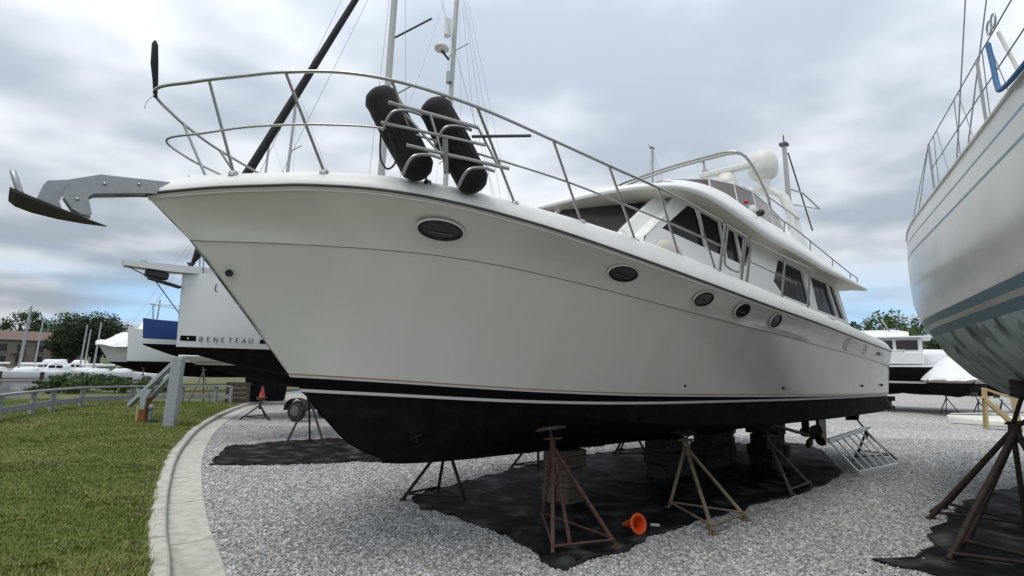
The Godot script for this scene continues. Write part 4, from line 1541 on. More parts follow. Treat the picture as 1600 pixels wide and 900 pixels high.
func jack_stand(label: String, group: String, feet: Array, apex: Vector3, pad: Vector3, m: String, pad_m := "timber", r := 0.024, extra := []):
	var c := Vector3.ZERO
	for f in feet:
		c += f
	c /= feet.size()
	c.y = 0.0
	var t := thing("jack_stand", label, "jack stand", c, 0.0, group)
	for f in feet + extra:
		var st := S()
		tube(st, [apex - c + (f - apex).normalized() * 0.02, f - c + Vector3(0, 0.03, 0)], r, 10)
		var leg := obj("leg", st, m, t)
		st = S()
		cbox(st, f - c + Vector3(0, 0.024, 0), Vector3(0.09, 0.014, 0.09), Basis(Vector3.UP, f.x))
		obj("foot_plate", st, m, leg)
	for k in feet.size():
		var st := S()
		var a: Vector3 = feet[k] - c
		var b: Vector3 = feet[(k + 1) % feet.size()] - c
		tube(st, [a.lerp(b, 0.03) + Vector3(0, 0.09, 0), b.lerp(a, 0.03) + Vector3(0, 0.09, 0)], r * 0.62, 8)
		obj("base_tie", st, m, t)
	var st := S()
	tube(st, [apex - c + Vector3(0, -0.12, 0), apex - c + Vector3(0, 0.06, 0)], r * 1.5, 12)
	obj("collar", st, m, t)
	st = S()
	tube(st, [apex - c + Vector3(0, 0.04, 0), pad - c + (apex - pad).normalized() * 0.03], r * 0.8, 10)
	obj("screw_rod", st, m, t)
	st = S()
	bar(st, apex - c + Vector3(-0.1, 0.075, 0.02), apex - c + Vector3(0.11, 0.085, -0.02), 0.025, 0.025)
	obj("turning_handle", st, m, t)
	st = S()
	var up := (pad - apex).normalized()
	var ax := up.cross(Vector3(0.7, 0, 0.7)).normalized()
	cbox(st, pad - c, Vector3(0.28, 0.04, 0.24), Basis(ax, up, ax.cross(up)), 0.006)
	obj("pad", st, pad_m, t)
	return t

func auto_stand(label: String, group: String, c: Vector3, pad: Vector3, m: String, turn := 0.0, rad := 0.42, pad_m := "timber", r := 0.022):
	var feet := []
	for k in 3:
		var a := turn + TAU * k / 3.0
		feet.append(Vector3(c.x + cos(a) * rad, 0, c.z + sin(a) * rad))
	var apex := Vector3(c.x, pad.y * 0.72, c.z).lerp(Vector3(pad.x, pad.y * 0.72, pad.z), 0.25)
	return jack_stand(label, group, feet, apex, pad, m, pad_m, r)

func build_right_sailboat():
	# x runs away from the camera along the hull; the seen side is -z
	var t := thing("sailing_yacht", "large off-white sailing yacht with teal stripes and worn teal bottom paint", "sailboat", Vector3(5.57, 0, -3.12), 60.6)
	var stn := []
	for i in 27:
		var x := -7.0 + 16.6 * i / 26.0
		var f := clampf((x - 3.1) / 6.5, 0.0, 1.0)
		var b := 1.8 * (1.0 - pow(f, 2.1)) * (1.0 - 0.25 * pow(clampf((-x - 1.0) / 6.0, 0.0, 1.0), 2.0))
		var sh := 3.88 + 0.03 * x * 0.5 + 0.12 * f
		var wl := 2.42 + 0.05 * f
		var bot := lerpf(1.22, wl - 0.1, pow(f, 2.6))
		var tb := 0.06 * (1.0 - f)
		var sec := [Vector2(b, sh), Vector2(b + 0.012, sh - 0.19), Vector2(b + 0.018, sh - 0.225), Vector2(b + 0.028, sh - 0.41), Vector2(b + 0.03, sh - 0.445)]
		var zz := func(q: float): return maxf(b * q, 0.0)
		sec.append(Vector2(b + tb * 0.7, lerpf(sh - 0.445, wl, 0.3)))
		sec.append(Vector2(b + tb * 0.45, lerpf(sh - 0.445, wl, 0.6)))
		sec.append(Vector2(zz.call(0.965), wl + 0.135))
		sec.append(Vector2(zz.call(0.94), wl + 0.045))
		sec.append(Vector2(zz.call(0.915), wl))
		sec.append(Vector2(zz.call(0.885), wl - 0.10))
		sec.append(Vector2(zz.call(0.80), lerpf(wl - 0.10, bot, 0.25)))
		sec.append(Vector2(zz.call(0.64), lerpf(wl - 0.10, bot, 0.55)))
		sec.append(Vector2(zz.call(0.40), lerpf(wl - 0.10, bot, 0.82)))
		sec.append(Vector2(0.0, bot))
		# the stem rakes: lower rows end further aft
		var xs := []
		for k in sec.size():
			var d: float = (sh - sec[k].y) / 2.6
			xs.append(x - 2.4 * d * pow(f, 2.0))
		stn.append([xs, sec])
	# bow is the last station: closed by the same end cap
	loft_hull(t, stn, [[0, 1, "sheer_plank", "hull_grey_white"], [1, 2, "upper_stripe", "stripe_teal"], [2, 3, "stripe_band", "hull_grey_white"], [3, 4, "lower_stripe", "stripe_teal"], [4, 7, "topsides", "hull_grey_white"], [7, 8, "boot_stripe", "stripe_teal"], [8, 9, "boot_band", "hull_grey_white"], [9, 10, "water_stripe", "stripe_teal"], [10, 14, "bottom", "teal_bottom"]])
	deck_of(t, stn, "white_deck", 0.06, 0.05)
	fin_keel(t, -1.6, 1.2, 1.4, 0.12, "teal_bottom")
	var st := S()
	var rl := []
	for s in stn:
		rl.append(Vector3(s[0][0], s[1][0].y + 0.012, -s[1][0].x))
	tube(st, rl, 0.022, 6)
	obj("toe_rail", st, "hull_grey_white", t)
	# low coachroof
	st = S()
	var g := []
	for q in [[-5.0, 0.1, 0.9], [-4.4, 0.4, 1.0], [0.0, 0.45, 1.0], [3.0, 0.32, 0.75], [4.2, 0.02, 0.4]]:
		var row := []
		for k in 11:
			var a := PI * k / 10.0
			row.append(Vector3(q[0], 3.85 + q[1] * pow(sin(a), 0.45), q[2] * cos(a)))
		g.append(row)
	grid(st, g)
	obj("coachroof", st, "hull_grey_white", t)
	# stanchions and wires along the seen side
	var up1 := []
	var mid := []
	for x in [-3.4, -1.5, 0.3, 2.35]:
		var b := sail_edge(stn, x)
		var top := b + Vector3(0, 0.66, 0.03)
		st = S()
		tube(st, [b + Vector3(0, -0.03, 0.04), top], 0.0135, 8)
		obj("stanchion", st, "steel", t)
		up1.append(top)
		mid.append(b + Vector3(0, 0.34, 0.035))
	st = S()
	tube(st, up1, 0.0065, 5)
	obj("upper_lifeline", st, "wire_steel", t)
	st = S()
	tube(st, mid, 0.0065, 5)
	obj("lower_lifeline", st, "wire_steel", t)
	# safety netting between the wires: diagonal cords
	for k in 12:
		var x := -3.2 + k * 0.48
		var a := sail_edge(stn, x)
		var b := sail_edge(stn, x + (0.3 if k % 2 == 0 else -0.02))
		st = S()
		tube(st, [a + Vector3(0, 0.02, 0.03), b + Vector3(0, 0.65, 0.03)], 0.0042, 4)
		obj("shroud_cord", st, "wire_steel", t)
	# bow end: gate stanchion with wires to the deck
	var fb := sail_edge(stn, 2.35)
	for q in [0.5, 0.9]:
		wire(t, "rail_wire", fb + Vector3(0, 0.66, 0.03), sail_edge(stn, 2.35 + q * 2.2) + Vector3(0, 0.02, 0.04), 0.006)
	wire(t, "shroud", sail_edge(stn, 1.4) + Vector3(0, 0.0, 0.05), Vector3(0.6, 17.0, -0.2), 0.0075)
	wire(t, "shroud", sail_edge(stn, 1.0) + Vector3(0, 0.0, 0.05), Vector3(0.6, 11.0, -0.5), 0.0075)
	spar(t, "mast", Vector3(0.4, 4.2, 0), Vector3(0.4, 19.0, 0), 0.11, 0.09)
	# fender cover hung on the rail and a rope ring
	var e := sail_edge(stn, 0.55)
	st = S()
	tube(st, curve([sail_edge(stn, -0.12) + Vector3(0, 0.58, 0.0), sail_edge(stn, -0.2) + Vector3(0, 0.34, -0.01), sail_edge(stn, -0.3) + Vector3(0, 0.12, -0.03), sail_edge(stn, -0.45) + Vector3(0, 0.02, -0.05), sail_edge(stn, -0.9) + Vector3(0, -0.02, -0.05), sail_edge(stn, -2.0) + Vector3(0, -0.02, -0.05)], 6), 0.019, 10)
	obj("blue_hose", st, "rope_blue", t)
	st = S()
	tube(st, [sail_edge(stn, -0.2) + Vector3(0, 0.62, 0.05), sail_edge(stn, -0.5) + Vector3(0, 0.08, 0.05)], 0.014, 8)
	obj("boat_hook", st, "rope_white", t)
	for q in [-0.26, -0.16]:
		st = S()
		var c := sail_edge(stn, q) + Vector3(0, 0.70, 0.0)
		var ring := []
		for k in 18:
			var a := TAU * k / 18.0
			ring.append(c + Vector3(0.055 * cos(a), 0.055 * sin(a), 0.01))
		tube(st, ring, 0.008, 6, true)
		obj("rope_ring", st, "galvanised", t)
	# stands under it, with chain ties
	var grp := "rusty stands under the teal-striped sailing yacht"
	var X := Transform3D(Basis(Vector3.UP, deg_to_rad(60.6)), Vector3(5.57, 0, -3.12))
	jack_stand("dark rusty jack stand with splayed legs under the sailing yacht's bow end", grp, [Vector3(5.18, 0, -6.61), Vector3(5.95, 0, -6.2), Vector3(5.75, 0, -7.1)], Vector3(5.95, 1.12, -6.22), X * Vector3(2.5, 1.6, -1.15), "dark_rust", "timber_dark", 0.028)
	jack_stand("dark rusty jack stand standing on the ground cloth under the sailing yacht's middle", grp, [Vector3(4.14, 0, -5.12), Vector3(4.62, 0, -5.5), Vector3(5.1, 0, -4.7)], Vector3(5.15, 1.2, -5.35), X * Vector3(1.1, 1.58, -1.15), "dark_rust", "timber_dark", 0.03)
	jack_stand("dark rusty jack stand at the nearest bilge of the sailing yacht", grp, [Vector3(4.35, 0, -4.45), Vector3(4.95, 0, -4.3), Vector3(4.85, 0, -3.7)], Vector3(4.95, 1.2, -4.15), X * Vector3(-0.4, 1.56, -1.1), "dark_rust", "timber_dark", 0.03)
	tarp("tarp", "black ground cloth spread under the teal-striped sailing yacht", [Vector2(3.45, -5.08), Vector2(3.87, -5.16), Vector2(4.25, -5.47), Vector2(4.5, -5.8), Vector2(5.16, -6.4), Vector2(6.26, -7.35), Vector2(7.5, -8.2), Vector2(9.0, -8.9), Vector2(9.6, -7.0), Vector2(8.0, -3.0), Vector2(6.0, -1.0), Vector2(4.6, -2.6), Vector2(4.0, -4.2), Vector2(3.7, -4.85)], 91)

func sail_edge(stn: Array, x: float) -> Vector3:
	for i in stn.size() - 1:
		if stn[i + 1][0][0] >= x:
			var t: float = (x - stn[i][0][0]) / (stn[i + 1][0][0] - stn[i][0][0])
			var p: Vector2 = stn[i][1][0].lerp(stn[i + 1][1][0], t)
			return Vector3(x, p.y + 0.02, -p.x)
	return Vector3(x, 3.9, 0)

# ------------------------------------------------------------------ boats on the left
func sail_rig(t: Node, mx: float, deck: float, top: float, bow: Vector3, r := 0.085, rake := 0.02):
	var m: MeshInstance3D = spar(t, "mast", Vector3(mx, deck, 0), Vector3(mx + (top - deck) * rake, top, 0), r, r * 0.85)
	for k in [0.42, 0.72]:
		var h := lerpf(deck, top, k)
		for s in [1.0, -1.0]:
			var st := S()
			tube(st, [Vector3(mx + (h - deck) * rake, h, 0), Vector3(mx + (h - deck) * rake + 0.25, h + 0.12, 1.05 * s * (1.2 - k * 0.6))], 0.024, 8)
			obj("spreader", st, "mast_alu", m)
	for s in [1.0, -1.0]:
		wire(t, "shroud", Vector3(mx + 0.2, deck - 0.1, 1.5 * s), Vector3(mx + (top - deck) * rake, top - 0.2, 0.02 * s), 0.006)
		wire(t, "lower_shroud", Vector3(mx + 0.5, deck - 0.1, 1.45 * s), Vector3(mx + (top - deck) * rake, lerpf(deck, top, 0.42), 0.05 * s), 0.006)
	wire(t, "forestay", bow, Vector3(mx + (top - deck) * rake, top, 0), 0.006)
	wire(t, "backstay", Vector3(mx + 6.0, deck - 0.3, 0), Vector3(mx + (top - deck) * rake, top, 0), 0.006)
	return m

func pulpit(t: Node, stn: Array, h := 0.6):
	var st := S()
	var tops := []
	for s in [-1.0, 1.0]:
		for k in ([5, 3, 1] if s < 0 else [1, 3, 5]):
			var xx: float = stn[k][0][0]
			var p: Vector2 = stn[k][1][0]
			tops.append(Vector3(xx - 0.05, p.y + h, p.x * s))
			st = S()
			tube(st, [Vector3(xx, p.y, (p.x - 0.03) * s), Vector3(xx - 0.05, p.y + h, p.x * s)], 0.0135, 6)
			obj("stanchion", st, "steel", t)
	st = S()
	tube(st, curve(tops, 5), 0.014, 6)
	obj("pulpit_rail", st, "steel", t)

func coach(t: Node, x0: float, x1: float, base: float, h: float, w: float, m := "hull_white"):
	var st := S()
	var g := []
	for q in [[x0, 0.02], [lerpf(x0, x1, 0.18), h], [lerpf(x0, x1, 0.8), h * 1.05], [x1, h * 0.95], [x1 + 0.02, 0.0]]:
		var row := []
		for k in 11:
			var a := PI * k / 10.0
			row.append(Vector3(q[0], base + q[1] * pow(maxf(sin(a), 0.0), 0.4), w * cos(a)))
		g.append(row)
	grid(st, g)
	obj("coachroof", st, m, t)

func build_left_boats():
	var HW := "hull_white"
	# ---- the plumb-bowed sailing boat with lettering
	var t := thing("sailing_yacht", "white plumb-bowed sailing yacht with dark lettering and black furled headsail", "sailboat", Vector3(-7.13, 0, -10.9), 42.0)
	var stn := yacht_stations(11.5, 1.75, 3.72, 3.3, 2.04, 1.28, 0.05, 2.0, 0.85)
	loft_hull(t, stn, [[0, 4, "topsides", HW], [4, 5, "boot_band", HW], [5, 8, "bottom", "bottom_paint"]])
	deck_of(t, stn, HW)
	coach(t, 3.0, 8.0, 3.4, 0.35, 1.0)
	fin_keel(t, 4.2, 6.2, 1.4, 0.1, "bottom_paint")
	pulpit(t, stn, 0.62)
	# bowsprit with anchor below
	var st := S()
	prism(st, PackedVector2Array([Vector2(-1.06, 3.72), Vector2(0.9, 3.80), Vector2(0.9, 3.66), Vector2(-0.2, 3.60), Vector2(-1.02, 3.62)]), Vector3(0, 0, -0.17), Vector3.RIGHT, Vector3.UP, Vector3.BACK, 0.34)
	obj("bowsprit", st, HW, t)
	st = S()
	tube(st, [Vector3(-0.62, 3.6, 0), Vector3(0.03, 2.75, 0)], 0.012, 6)
	tube(st, [Vector3(-0.95, 3.62, 0.0), Vector3(-0.5, 3.42, 0)], 0.012, 6)
	obj("bobstay", st, "wire_steel", t)
	st = S()
	cbox(st, Vector3(-0.45, 3.52, 0), Vector3(0.42, 0.16, 0.16), Basis(Vector3.BACK, -0.1), 0.03)
	bar(st, Vector3(-0.6, 3.44, 0), Vector3(0.0, 3.30, 0.0), 0.2, 0.05, 0.015)
	obj("bow_anchor", st, "dark_plastic", t)
	st = S()
	cbox(st, Vector3(-0.7, 3.76, 0), Vector3(0.1, 0.05, 0.1))
	obj("sprit_fitting", st, "steel", t)
	# furled headsail in its black cover
	st = S()
	tube(st, [Vector3(0.16, 3.85, 0), Vector3(0.27, 4.15, 0), Vector3(0.5, 4.75, 0), Vector3(1.1, 6.29, 0), Vector3(3.35, 12.03, 0), Vector3(4.3, 14.6, 0)], [0.03, 0.10, 0.095, 0.10, 0.085, 0.05], 12)
	obj("furled_headsail", st, "fabric_black", t)
	st = S()
	lathe(st, [Vector2(0.0, 0.12), Vector2(0.09, 0.11), Vector2(0.05, 0.06), Vector2(0.09, 0.0), Vector2(0.0, 0.0)], Vector3(0.14, 3.75, 0), Vector3.UP, 14)
	obj("furler_drum", st, "dark_plastic", t)
	sail_rig(t, 4.45, 3.6, 17.5, Vector3(0.6, 3.8, 0), 0.105, 0.012)
	st = S()
	tube(st, [Vector3(4.63, 11.45, 0.05), Vector3(5.35, 12.0, 0.9)], 0.03, 8)
	obj("spreader", st, "rub_strip", t)
	wire(t, "halyard", Vector3(1.0, 3.9, 0.05), Vector3(3.7, 12.2, 0.05), 0.006)
	radome(t, Vector3(4.1, 6.4, 0.1), 0.17)
	# crew gear stacked at the bow
	st = S()
	cbox(st, Vector3(0.75, 3.92, 0.15), Vector3(0.34, 0.36, 0.3), Basis(), 0.05)
	obj("windlass", st, "dark_plastic", t)
	# a small mark by the stem, then band and letters
	var side := func(x: float, y: float) -> Vector3:
		var best := Vector3(x, y, 0)
		for i in stn.size() - 1:
			var xa: float = stn[i][0][3]
			var xb: float = stn[i + 1][0][3]
			if xb >= x:
				var f := (x - xa) / (xb - xa)
				for k in 5:
					var p0: Vector2 = stn[i][1][k].lerp(stn[i + 1][1][k], f)
					var p1: Vector2 = stn[i][1][k + 1].lerp(stn[i + 1][1][k + 1], f)
					if y <= p0.y and y >= p1.y:
						best.z = lerpf(p1.x, p0.x, (y - p1.y) / (p0.y - p1.y))
				return best
		return best
	var word := "BENETEAU"
	var font := SystemFont.new()
	font.font_names = PackedStringArray(["Droid Sans"])
	for k in word.length():
		var x := 0.46 + k * 0.128
		var p: Vector3 = side.call(x, 2.21)
		var d: Vector3 = (side.call(x + 0.06, 2.21) - side.call(x - 0.06, 2.21)).normalized()
		var tm := TextMesh.new()
		tm.text = word[k]
		tm.font = font
		tm.font_size = 16
		tm.pixel_size = 0.009
		tm.depth = 0.004
		var n := d.cross(Vector3.UP).normalized()
		place("letter", tm, "rub_strip", t, Transform3D(Basis(d, Vector3.UP, n), p + n * 0.016))
	for q in [[0.10, 0.37, 2.225, 0.11], [1.52, 2.3, 2.205, 0.09]]:
		st = S()
		var g := []
		for k in 7:
			var x := lerpf(q[0], q[1], k / 6.0)
			g.append([side.call(x, q[2] + q[3] * 0.5) + Vector3(0, 0, 0.006), side.call(x, q[2] - q[3] * 0.5) + Vector3(0, 0, 0.006)])
		grid(st, g)
		obj("name_band", st, "boot_black", t)
	st = S()
	var dm: Vector3 = side.call(0.235, 2.225)
	cbox(st, dm + Vector3(0, 0, 0.008), Vector3(0.035, 0.04, 0.004))
	obj("band_mark", st, "hull_white", t)
	# small curled emblem higher up
	st = S()
	var cp: Vector3 = side.call(0.62, 3.32)
	tube(st, curve([cp + Vector3(-0.01, 0.10, 0.01), cp + Vector3(-0.03, 0.03, 0.01), cp + Vector3(-0.025, -0.04, 0.012), cp + Vector3(0.02, -0.06, 0.015), cp + Vector3(0.04, -0.03, 0.02)], 5), 0.009, 6)
	obj("hull_emblem", st, "rub_strip", t)
	tarp("tarp", "black ground cloth under the white lettered sailing yacht", [Vector2(-5.01, -9.06), Vector2(-5.39, -9.99), Vector2(-5.75, -11.0), Vector2(-4.86, -11.68), Vector2(-3.87, -12.4), Vector2(-1.37, -12.6), Vector2(2.0, -14.2), Vector2(2.2, -12.3), Vector2(-0.8, -10.2), Vector2(-1.8, -9.74), Vector2(-2.71, -9.64), Vector2(-3.5, -9.29), Vector2(-4.49, -9.06)], 92)
	var grp := "stands under the boats beside the lawn"
	auto_stand("thin grey jack stand on black cloth under the white lettered sailing yacht", grp, Vector3(-4.3, 0, -11.3), Vector3(-4.55, 1.45, -11.6), "dark_rust", 0.3, 0.45)
	auto_stand("thin grey jack stand further aft under the white lettered sailing yacht", grp, Vector3(-1.9, 0, -12.9), Vector3(-2.2, 1.4, -13.3), "dark_rust", 0.9, 0.45)
	# ---- the low hull right behind it
	t = thing("motor_boat", "white motor boat with dark bottom hidden behind the lettered sailing yacht", "motor boat", Vector3(-9.95, 0, -15.5), 42.0)
	stn = yacht_stations(9.0, 1.6, 1.92, 1.9, 1.66, 0.95, 0.5, 2.2, 0.95)
	loft_hull(t, stn, [[0, 5, "topsides", HW], [5, 8, "bottom", "bottom_paint"]])
	deck_of(t, stn, HW)
	auto_stand("spindly jack stand carrying an orange cone beside the kerb", grp, Vector3(-7.9, 0, -16.6), Vector3(-7.85, 0.6, -16.62), "dark_rust", 0.5, 0.5)
	cone(Vector3(-7.86, 0.66, -16.62), "faded orange traffic cone standing on top of a jack stand", 0.8, "cone_faded")
	auto_stand("jack stand on gravel behind the cone-topped stand", grp, Vector3(-6.2, 0, -18.3), Vector3(-6.2, 0.98, -18.4), "dark_rust", 0.2, 0.4)
	# ---- blue sailing boat
	t = thing("sailing_boat", "sailing boat with bright blue topsides and white boot stripe beyond the lawn", "sailboat", Vector3(-14.4, 0, -20.0), 42.0)
	stn = yacht_stations(10.5, 1.7, 3.42, 3.2, 2.42, 1.5, 0.1, 1.7, 0.9)
	loft_hull(t, stn, [[0, 3, "topsides", "hull_blue"], [3, 5, "boot_band", HW], [5, 8, "bottom", "bottom_paint"]])
	deck_of(t, stn, HW)
	coach(t, 1.5, 7.0, 3.2, 0.5, 1.1, "hull_grey_white")
	fin_keel(t, 3.8, 5.8, 1.6, 0.1, "bottom_paint")
	sail_rig(t, 4.7, 3.4, 15.1, Vector3(0.1, 3.45, 0), 0.08)
	pulpit(t, stn, 0.6)
	auto_stand("dark jack stand under the blue sailing boat", grp, Vector3(-12.3, 0, -20.9), Vector3(-12.6, 1.9, -21.2), "grey_paint", 0.2, 0.5)
	# ---- white hull and covered cruiser beyond
	t = thing("sailing_boat", "plain white hull with dark bottom standing beyond the blue sailing boat", "sailboat", Vector3(-20.9, 0, -28.0), 42.0)
	stn = yacht_stations(10.0, 1.8, 3.6, 3.2, 1.75, 0.9, 0.15, 1.6, 0.85)
	loft_hull(t, stn, [[0, 5, "topsides", HW], [5, 8, "bottom", "bottom_paint"]])
	deck_of(t, stn, HW)
	coach(t, 2.0, 7.0, 3.4, 0.4, 1.0)
	sail_rig(t, 5.9, 3.6, 16.9, Vector3(0.1, 3.7, 0), 0.08)
	auto_stand("dark jack stand under the plain white hull", grp, Vector3(-18.3, 0, -28.6), Vector3(-18.6, 1.3, -29.0), "grey_paint", 0.7, 0.5)
	t = thing("cabin_cruiser", "white cabin cruiser under a bulging pale cover beyond the lawn", "motor boat", Vector3(-28.6, 0, -35.5), 42.0)
	stn = yacht_stations(9.5, 1.7, 3.1, 2.7, 1.7, 0.9, 0.9, 2.2, 0.95)
	loft_hull(t, stn, [[0, 5, "topsides", HW], [5, 8, "bottom", "bottom_paint"]])
	cover(t, [[0.0, 3.0, 0.2, 0.25], [0.7, 2.9, 1.0, 0.5], [1.3, 2.85, 1.4, 1.0], [2.0, 2.85, 1.6, 1.1], [2.5, 2.8, 1.6, 1.8], [4.6, 2.8, 1.6, 2.0], [6.6, 2.8, 1.5, 1.8], [7.4, 2.75, 1.65, 1.4], [9.2, 2.7, 1.5, 0.9]], 5)
	sail_rig_thin(t, Vector3(5.0, 4.8, 0), 4.0)
	auto_stand("dark jack stand under the covered cabin cruiser", grp, Vector3(-25.4, 0, -36.0), Vector3(-25.7, 1.35, -36.4), "grey_paint", 0.1, 0.55)
	# dark trailer left standing on the gravel under the boats
	t = thing("boat_trailer", "dark empty boat trailer parked on gravel beyond the black cloth", "trailer", Vector3(-6.6, 0, -16.9), -20.0)
	st = S()
	bar(st, Vector3(-0.3, 0.42, 0.5), Vector3(2.2, 0.42, 0.5), 0.07, 0.09)
	bar(st, Vector3(-0.3, 0.42, -0.5), Vector3(2.2, 0.42, -0.5), 0.07, 0.09)
	bar(st, Vector3(0.4, 0.42, -0.5), Vector3(0.4, 0.42, 0.5), 0.07, 0.07)
	bar(st, Vector3(1.9, 0.42, -0.5), Vector3(1.9, 0.42, 0.5), 0.07, 0.07)
	obj("frame", st, "dark_plastic", t)
	for s in [1.0, -1.0]:
		st = S()
		lathe(st, [Vector2(0.0, -0.09), Vector2(0.17, -0.09), Vector2(0.29, -0.08), Vector2(0.31, 0.0), Vector2(0.29, 0.08), Vector2(0.17, 0.09), Vector2(0.0, 0.09)], Vector3(0.3, 0.31, 0.66 * s), Vector3.BACK, 24)
		var wh := obj("wheel", st, "rubber_black", t)
		st = S()
		lathe(st, [Vector2(0.0, -0.095), Vector2(0.12, -0.10), Vector2(0.165, -0.095), Vector2(0.165, 0.095), Vector2(0.12, 0.10), Vector2(0.0, 0.095)], Vector3(0.3, 0.31, 0.66 * s), Vector3.BACK, 20)
		obj("rim", st, "grey_paint", wh)
		st = S()
		var gg := []
		for k in 9:
			var a := PI * k / 8.0
			gg.append([Vector3(0.3 - 0.4 * cos(a), 0.33 + 0.38 * sin(a), 0.54 * s), Vector3(0.3 - 0.4 * cos(a), 0.33 + 0.38 * sin(a), 0.8 * s)])
		grid(st, gg)
		obj("mudguard", st, "dark_plastic", t)

func sail_rig_thin(t: Node, p: Vector3, h: float):
	spar(t, "antenna", p, p + Vector3(0.3, h, 0), 0.03, 0.015)

# lumpy fabric or film stretched over a boat: stations of x, base, half width, height
func cover(t: Node, q: Array, sd: int):
	var n := FastNoiseLite.new()
	n.seed = sd
	n.frequency = 0.9
	var pts := []
	for r in q:
		pts.append(Vector4(r[0], r[1], r[2], r[3]))
	var st := S()
	var g := []
	for i in (pts.size() - 1) * 5 + 1:
		var k := mini(i / 5, pts.size() - 2)
		var f: float = (i - k * 5) / 5.0
		var p: Vector4 = pts[k].lerp(pts[k + 1], f * f * (3.0 - 2.0 * f))
		var row := []
		for j in 17:
			var a := PI * j / 16.0
			var v := Vector3(p.x, p.y - 0.12 + p.w * pow(maxf(1.0 - pow(absf(cos(a)), 1.5), 0.0), 0.85), (p.z + 0.06) * cos(a))
			v += Vector3(0, 1, 0.4).normalized() * n.get_noise_3d(v.x * 1.9, v.y * 1.9, v.z * 1.9) * 0.2
			row.append(v)
		g.append(row)
	grid(st, g)
	obj("cover", st, "wrap_white", t)

func build_masts_behind():
	# sailing boats laid up beyond the yacht, seen by their rigs over its deck
	var list := [["tall mast with radome", Vector3(-6.45, 0, -18.4), 11.0, 3.6, 21.0, 4.5, "white sailing yacht laid up behind the motor yacht, radome on its tall mast", 0.12],
		["m", Vector3(4.27, 0, -21.8), 9.0, 3.2, 12.8, 3.3, "sailing boat whose dark short mast rises behind the pilothouse roof", 0.07],
		["m", Vector3(10.7, 0, -31.8), 9.0, 3.2, 16.4, 3.3, "sailing boat laid up behind the flybridge, mast top showing", 0.09]]
	for i in list.size():
		var q: Array = list[i]
		var t := thing("sailing_boat", q[6], "sailboat", q[1], 42.0, "laid-up sailing boats behind the motor yacht")
		var stn := yacht_stations(q[2], 1.6, q[3], q[3] - 0.3, q[3] - 1.5, q[3] - 2.3, 0.6)
		loft_hull(t, stn, [[0, 5, "topsides", "hull_white"], [5, 8, "bottom", "bottom_paint"]])
		deck_of(t, stn, "hull_white")
		coach(t, 2.0, 6.5, q[3] - 0.25, 0.4, 1.0)
		fin_keel(t, 3.2, 5.2, q[3] - 2.2, 0.05, "bottom_paint")
		sail_rig(t, q[5], q[3], q[4], Vector3(0.2, q[3], 0), q[7])
		if i == 0:
			var st := S()
			# radome, wind turbine blade guard and lamp on the mast
			radome(t, Vector3(4.1, 15.9, 0.0), 0.33)
			cbox(st, Vector3(4.34, 17.1, 0.05), Vector3(0.28, 0.95, 0.28), Basis(), 0.06)
			obj("mast_reflector", st, "hull_white", t)
			st = S()
			tube(st, [Vector3(4.6, 14.5, 0), Vector3(4.6, 15.0, 0)], 0.16, 10)
			obj("mast_lamp", st, "galvanised", t)
			for z in [1.6, 2.6, 3.4]:
				wire(t, "halyard", Vector3(5.0 + z, 3.5, 1.2), Vector3(4.8, 20.8, 0.0), 0.007)
		else:
			var st := S()
			tube(st, [Vector3(q[5] + 0.2, q[4] - 0.02, -0.15), Vector3(q[5] + 0.2, q[4] + 0.25, -0.2)], 0.012, 5)
			cbox(st, Vector3(q[5] + 0.2, q[4], 0), Vector3(0.3, 0.06, 0.1))
			obj("mast_head", st, "rub_strip", t)

